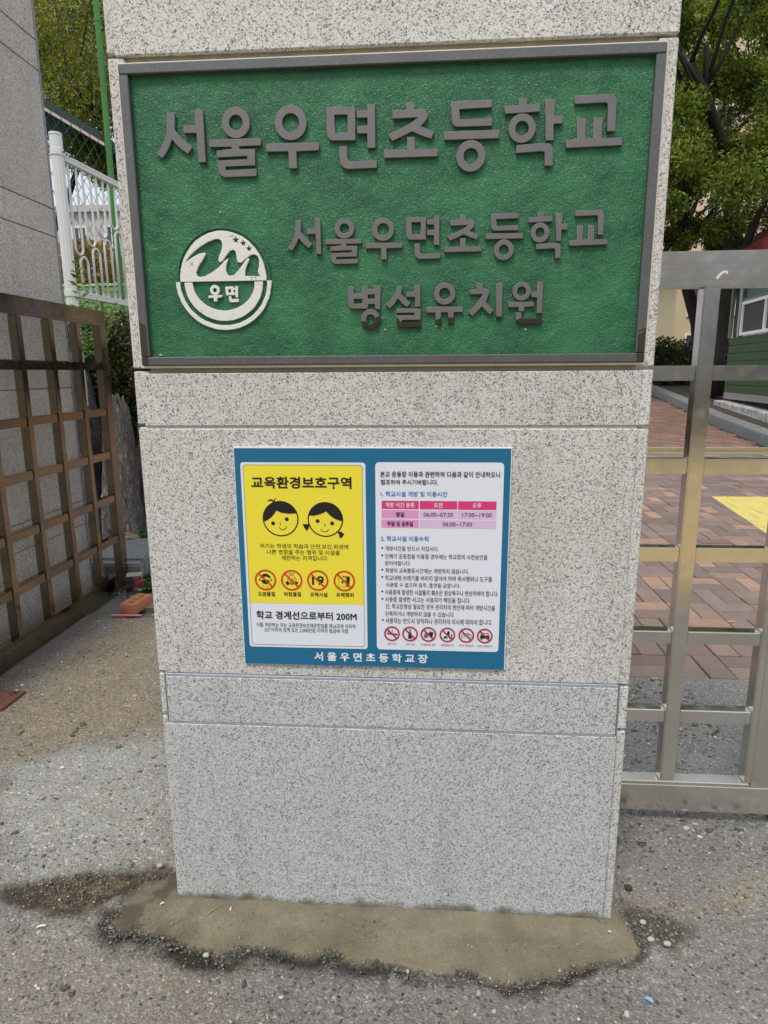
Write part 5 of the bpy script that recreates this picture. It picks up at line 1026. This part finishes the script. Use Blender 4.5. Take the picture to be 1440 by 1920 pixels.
tag(link('planting_bed', mesh('planting_bed', [(kerbx(y)+.28+dx, y, zg(y)+.115) for y in (3.3, 9, 14, 22, 40) for dx in (0, 20)], [(0, 1, 3, 2), (2, 3, 5, 4), (4, 5, 7, 6), (6, 7, 9, 8)]), SOIL), kind='structure')
# dark hedge behind the kerb
h2 = root('hedge', 'dark shapeless hedge behind the far kerb right of the pillar', 'hedge', (8, 20, .8))
leaves('foliage', [(7.7, 19.6, 1.45, .9, .7, .9, 3), (9.0, 20, 1.5, 1.2, .8, .95, 3), (10.4, 20.5, 1.5, 1.2, .8, .9, 2)], 24000, .045, LF_H, h2, 14, .6, shell=.5)
# red canopy
rc = root('red_canopy', 'dark red canopy top rising above the right gate rail', 'canopy', (9.8, 16.2, 4)); RD = plain('red_canvas', (.19, .018, .022), .75, var=.15)
v = [(7.81, 14.316, 4.074), (11.762, 14.316, 4.074), (11.762, 18.036, 4.074), (7.81, 18.036, 4.074), (9.763, 16.176, 5.255)]; v2 = [(x, y, z-.18) for x, y, z in v[:4]]
link('canvas', mesh('canvas', v+v2, [(0, 1, 4), (1, 2, 4), (2, 3, 4), (3, 0, 4), (0, 5, 6, 1), (1, 6, 7, 2), (2, 7, 8, 3), (3, 8, 5, 0), (5, 8, 7, 6)]), RD, rc)
for x, y in ((7.949, 14.502), (11.576, 14.502), (11.576, 17.85), (7.949, 17.85)): cyl('leg', (x, y, 2.2), (0, 0, 1), .03, 3.5, WHITEP, rc)
# trees
def tree(label, base, lean, H, r, seed, blobs, nl, size, L=None):
    t = root('tree', label, 'tree', base, 'trees around the school gate'); rg = random.Random(seed); out = []
    b = Vector(base); top = b+Vector((lean[0], lean[1], H)); pts = [b.lerp(top, k/5)+Vector((.10*math.sin(k*1.7+seed), .06*math.cos(k+seed), 0)) for k in range(6)]
    out.append((pts, r, r*.6))
    for k in range(4): branchy(rg, pts[rg.choice((3, 4, 5))], (rg.uniform(-.9, .9), rg.uniform(-.7, .5), rg.uniform(.4, 1)), H*rg.uniform(.5, .75), r*.42, 2, out)
    limbs(t, out); leaves('crown', blobs, nl, size, LF_R, t, seed, .42, .3, .7); return t
def bl_(cx, cy, cz, spread, n_, rg, rz=.8, r=(.38, .95)):
    o = []
    for k in range(n_): a = rg.uniform(r[0], r[1]); o.append((cx+rg.uniform(-1, 1)*spread, cy+rg.uniform(-1, 1)*spread*.6, cz+rg.uniform(-1, 1)*spread*rz, a, a, a*.7, a))
    return o
rg = random.Random(44)
tree('dark forked tree with two thick trunks above the red canopy', (7.55, 15.4, .7), (.15, .2, 4.6), 4.6, .24, 3, bl_(7.8, 15.0, 7.2, 2.4, 34, rg, 1.05)+bl_(7.9, 17.6, 4.8, 1.2, 7, rg, .3, (.3, .6)), 84000, .048)
tree('leaning dark tree whose trunk meets the gate rail near the pillar', (8.05, 17.4, .8), (-.9, .2, 4.6), 4.4, .20, 5, bl_(7.0, 16.6, 7.1, 2.3, 32, rg, 1.15)+bl_(7.4, 16.8, 4.0, 1.0, 6, rg, .4, (.25, .5)), 80000, .048)
tree('tree with a slim dark trunk close behind the pillar edge', (6.55, 18.6, .8), (.25, .5, 4.2), 4.0, .22, 7, bl_(6.4, 18.5, 8.0, 2.3, 24, rg, 1.2), 54000, .055)
tree('tall leafy tree filling the top right corner', (10.8, 19.5, .9), (0, 0, 5), 5, .2, 9, bl_(9.6, 18.8, 9.0, 2.8, 30, rg, .95), 60000, .06)
# small white sign on a stick behind the booth
ws = root('small_sign', 'small white sign plate on a post left of the green booth', 'sign', (8.35, 17.2, .9)); box('plate', 8.02, 8.32, 17.1, 17.12, 1.72, 1.92, EDGEW, ws, .003); cyl('post', (8.17, 17.14, 1.3), (0, 0, 1), .02, 1.0, plain('brown_post', (.3, .15, .08), .7), ws)

# ================================================================= small things on the ground
def pebbles():
    rg = np.random.default_rng(21); ico = bmesh.new(); bmesh.ops.create_icosphere(ico, subdivisions=1, radius=1); iv = np.array([v.co[:] for v in ico.verts]); fi = np.array([[v.index for v in f.verts] for f in ico.faces]); ico.free()
    V = []; F = []; T = []; k = 0
    def put(x, y, s, t, z=0):
        nonlocal k
        q = iv*(1+.25*rg.normal(size=(len(iv), 1)))*np.array((s*rg.uniform(.7, 1.3), s*rg.uniform(.7, 1.3), s*.55)); a = rg.uniform(0, PI); ca, sa = math.cos(a), math.sin(a)
        q = np.stack([q[:, 0]*ca-q[:, 1]*sa+x, q[:, 0]*sa+q[:, 1]*ca+y, q[:, 2]+s*.25+z], 1); V.append(q); F.append(fi+k*len(iv)); T.append(np.full(len(fi), t)); k += 1
    for i in range(2600): put(rg.uniform(-1.4, 2.4), rg.uniform(-.9, 1.3) if rg.random() < .6 else rg.uniform(-.5, .2), abs(rg.normal(0, .0014))+.0009, rg.random()**1.5)
    for i in range(900): put(rg.normal(-1.08, .07), rg.uniform(.9, 1.95), abs(rg.normal(0, .0016))+.001, rg.random()*.6+.2)
    for i in range(900): put(rg.normal(-.31, .10), rg.normal(.03, .045), abs(rg.normal(0, .0010))+.0008, rg.random()*.9, -.006)
    for i in range(350): put(rg.normal(1.22, .06), rg.normal(0.0, .05), abs(rg.normal(0, .0016))+.001, rg.random()*.8)
    for i in range(1500): put(rg.uniform(1.1, 1.75), rg.uniform(.25, 1.36), abs(rg.normal(0, .0035))+.0015, rg.random()**1.4, -.0015)
    for i in range(900): put(rg.uniform(-1.2, -.02), rg.uniform(.1, 1.95), abs(rg.normal(0, .0034))+.0015, rg.random()**1.3, -.0015)
    for i in range(900): put(rg.uniform(-.5, 1.5), rg.uniform(-.55, -.15), abs(rg.normal(0, .0028))+.0012, rg.random()**1.2, -.0012)
    mo = np.array(DATA['mortar'][:26])
    for i in range(2600):
        j = rg.integers(0, 25); t = rg.random(); a = mo[j]*(1-t)+mo[j+1]*t; put(a[0]+rg.normal(0, .014), a[1]+rg.normal(-.004, .013), abs(rg.normal(0, .0013))+.0007, rg.random()**2*.7, .002)
    for i in range(500): put(rg.uniform(-.1, 1.1), rg.uniform(-.12, 0), abs(rg.normal(0, .0010))+.0006, rg.random()*.9, .012)
    n = N('pebble'); r = n.n('ShaderNodeAttribute', attribute_name='tone').outputs['Fac']
    n.col(n.ramp(r, [(0, (.08, .075, .07)), (.4, (.2, .19, .17)), (.7, (.34, .29, .21)), (.9, (.5, .46, .4)), (1, (.7, .68, .64))])); n.set(Roughness=.8)
    tag(link('pebbles', npmesh('pebbles', np.concatenate(V), np.concatenate(F), [('tone', 'FACE', np.concatenate(T))], True), n.m), 'loose pebbles and grit scattered over the concrete', 'pebbles', kind='stuff')
pebbles()
WST = plain('white_stone', (.46, .44, .40), .7, var=.15, scale=60); DST = plain('dark_stone', (.05, .04, .038), .8)
def stone(x, y, s, mat, lab, z=.006, seed=0):
    bm = bmesh.new(); bmesh.ops.create_icosphere(bm, subdivisions=2, radius=1)
    for v in bm.verts: v.co *= 1+.22*noise.noise(v.co*1.6+Vector((seed*3.3, 0, 0))); v.co = Vector((v.co.x*s, v.co.y*s*.8, v.co.z*s*.62))
    bm.transform(Matrix.Translation((x, y, z))); o = frombm('stone', bm, mat, None, True); return tag(o, lab, 'stone')
for k, (u_, y_, s_, m_, lab) in enumerate(((1.167, -.005, .0085, WST, 'white stone at the right corner of the mortar apron'), (1.163, .105, .011, DST, 'black stone against the right foot of the pillar'), (.119, -.167, .008, WST, 'pale stone at the dark front edge of the mortar left of centre'), (1.205, -.065, .009, WST, 'paler stone on the damp patch right of the pillar'), (1.17, -.055, .0085, WST, 'buff stone beside the right tip of the mortar apron'), (1.075, -.048, .005, WST, 'small white stone lying on the mortar near its right end'), (-.105, .105, .009, WST, 'round pale stone beside the left rear of the mortar apron'))):
    stone(u_, y_, s_, m_, lab, .007 if k != 5 else .016, k)
def scrap(nm, x, y, L, W_, rot, mat, lab, cat, z=.008, curl=.003):
    v = []; 
    for i in range(5):
        t = i/4; v += [(-L/2+L*t, -W_/2*(1-.3*abs(2*t-1)), curl*math.sin(PI*t)), (-L/2+L*t, W_/2*(1-.3*abs(2*t-1)), curl*math.sin(PI*t)+.001)]
    me = mesh(nm, v, [(2*i, 2*i+2, 2*i+3, 2*i+1) for i in range(4)]); bm = bmesh.new(); bm.from_mesh(me); bmesh.ops.solidify(bm, geom=bm.faces, thickness=.0008); bm.to_mesh(me); bm.free()
    me.transform(Matrix.Translation((x, y, z)) @ Matrix.Rotation(rot, 4, 'Z')); return tag(link(nm, me, mat), lab, cat)
WPL = flatm('white_scrap', (.75, .75, .74)); BPL = flatm('blue_scrap', (.25, .4, .65)); DRY = plain('dry_leaf', (.42, .17, .06), .7, var=.3, scale=60); STR = plain('dry_straw', (.30, .27, .15), .8)
scrap('white_scrap', -.315, -.115, .020, .005, .3, WPL, 'short white shred on the ground at far left below the damp patch', 'litter')
scrap('white_scrap', -.040, -.035, .010, .004, .5, WPL, 'tiny white shred on the mortar left of the straw', 'litter', .016)
scrap('white_scrap', .140, -.040, .012, .0035, 1.5, WPL, 'upright white shred on the mortar right of the straw', 'litter', .016)
scrap('white_scrap', -.63, .53, .014, .011, .4, WPL, 'white flake at the left edge of the pale concrete', 'litter')
scrap('blue_scrap', 1.115, -.215, .018, .009, -.6, BPL, 'small blue plastic scrap in front of the right corner', 'litter')
scrap('straw', .098, -.048, .050, .0022, .9, STR, 'dry straw lying on the mortar apron', 'straw', .016)
scrap('dry_leaf', -1.59, 3.12, .085, .055, .2, DRY, 'orange dry leaf on the kerb against the rock', 'leaf', .175, .02)
scrap('dry_leaf', -.435, .985, .016, .013, .2, plain('yellow_leaf', (.25, .2, .03), .6), 'small olive leaf on the sandy concrete by the left gate', 'leaf')
scrap('yellow_leaf', 2.25, 2.02, .045, .012, .1, plain('ochre_leaf', (.55, .35, .08), .6), 'ochre leaf on the dark pavers behind the right gate', 'leaf', zg(2.02)+.004)
TAPE = flatm('pink_tape', (.75, .22, .28))
for k, (x, y, L, r_, lab) in enumerate(((-1.06, 1.945, .17, 0.02, 'pink tape under the front of the brick'), (-.93, 2.12, .10, 1.2, 'pink tape mark beside the far end of the brick'), (-.87, 1.965, .10, .15, 'pink tape mark at the pillar edge of the paving'))):
    scrap('pink_tape', x, y, L, .028, r_, TAPE, lab, 'tape', zg(y)+.004, 0)
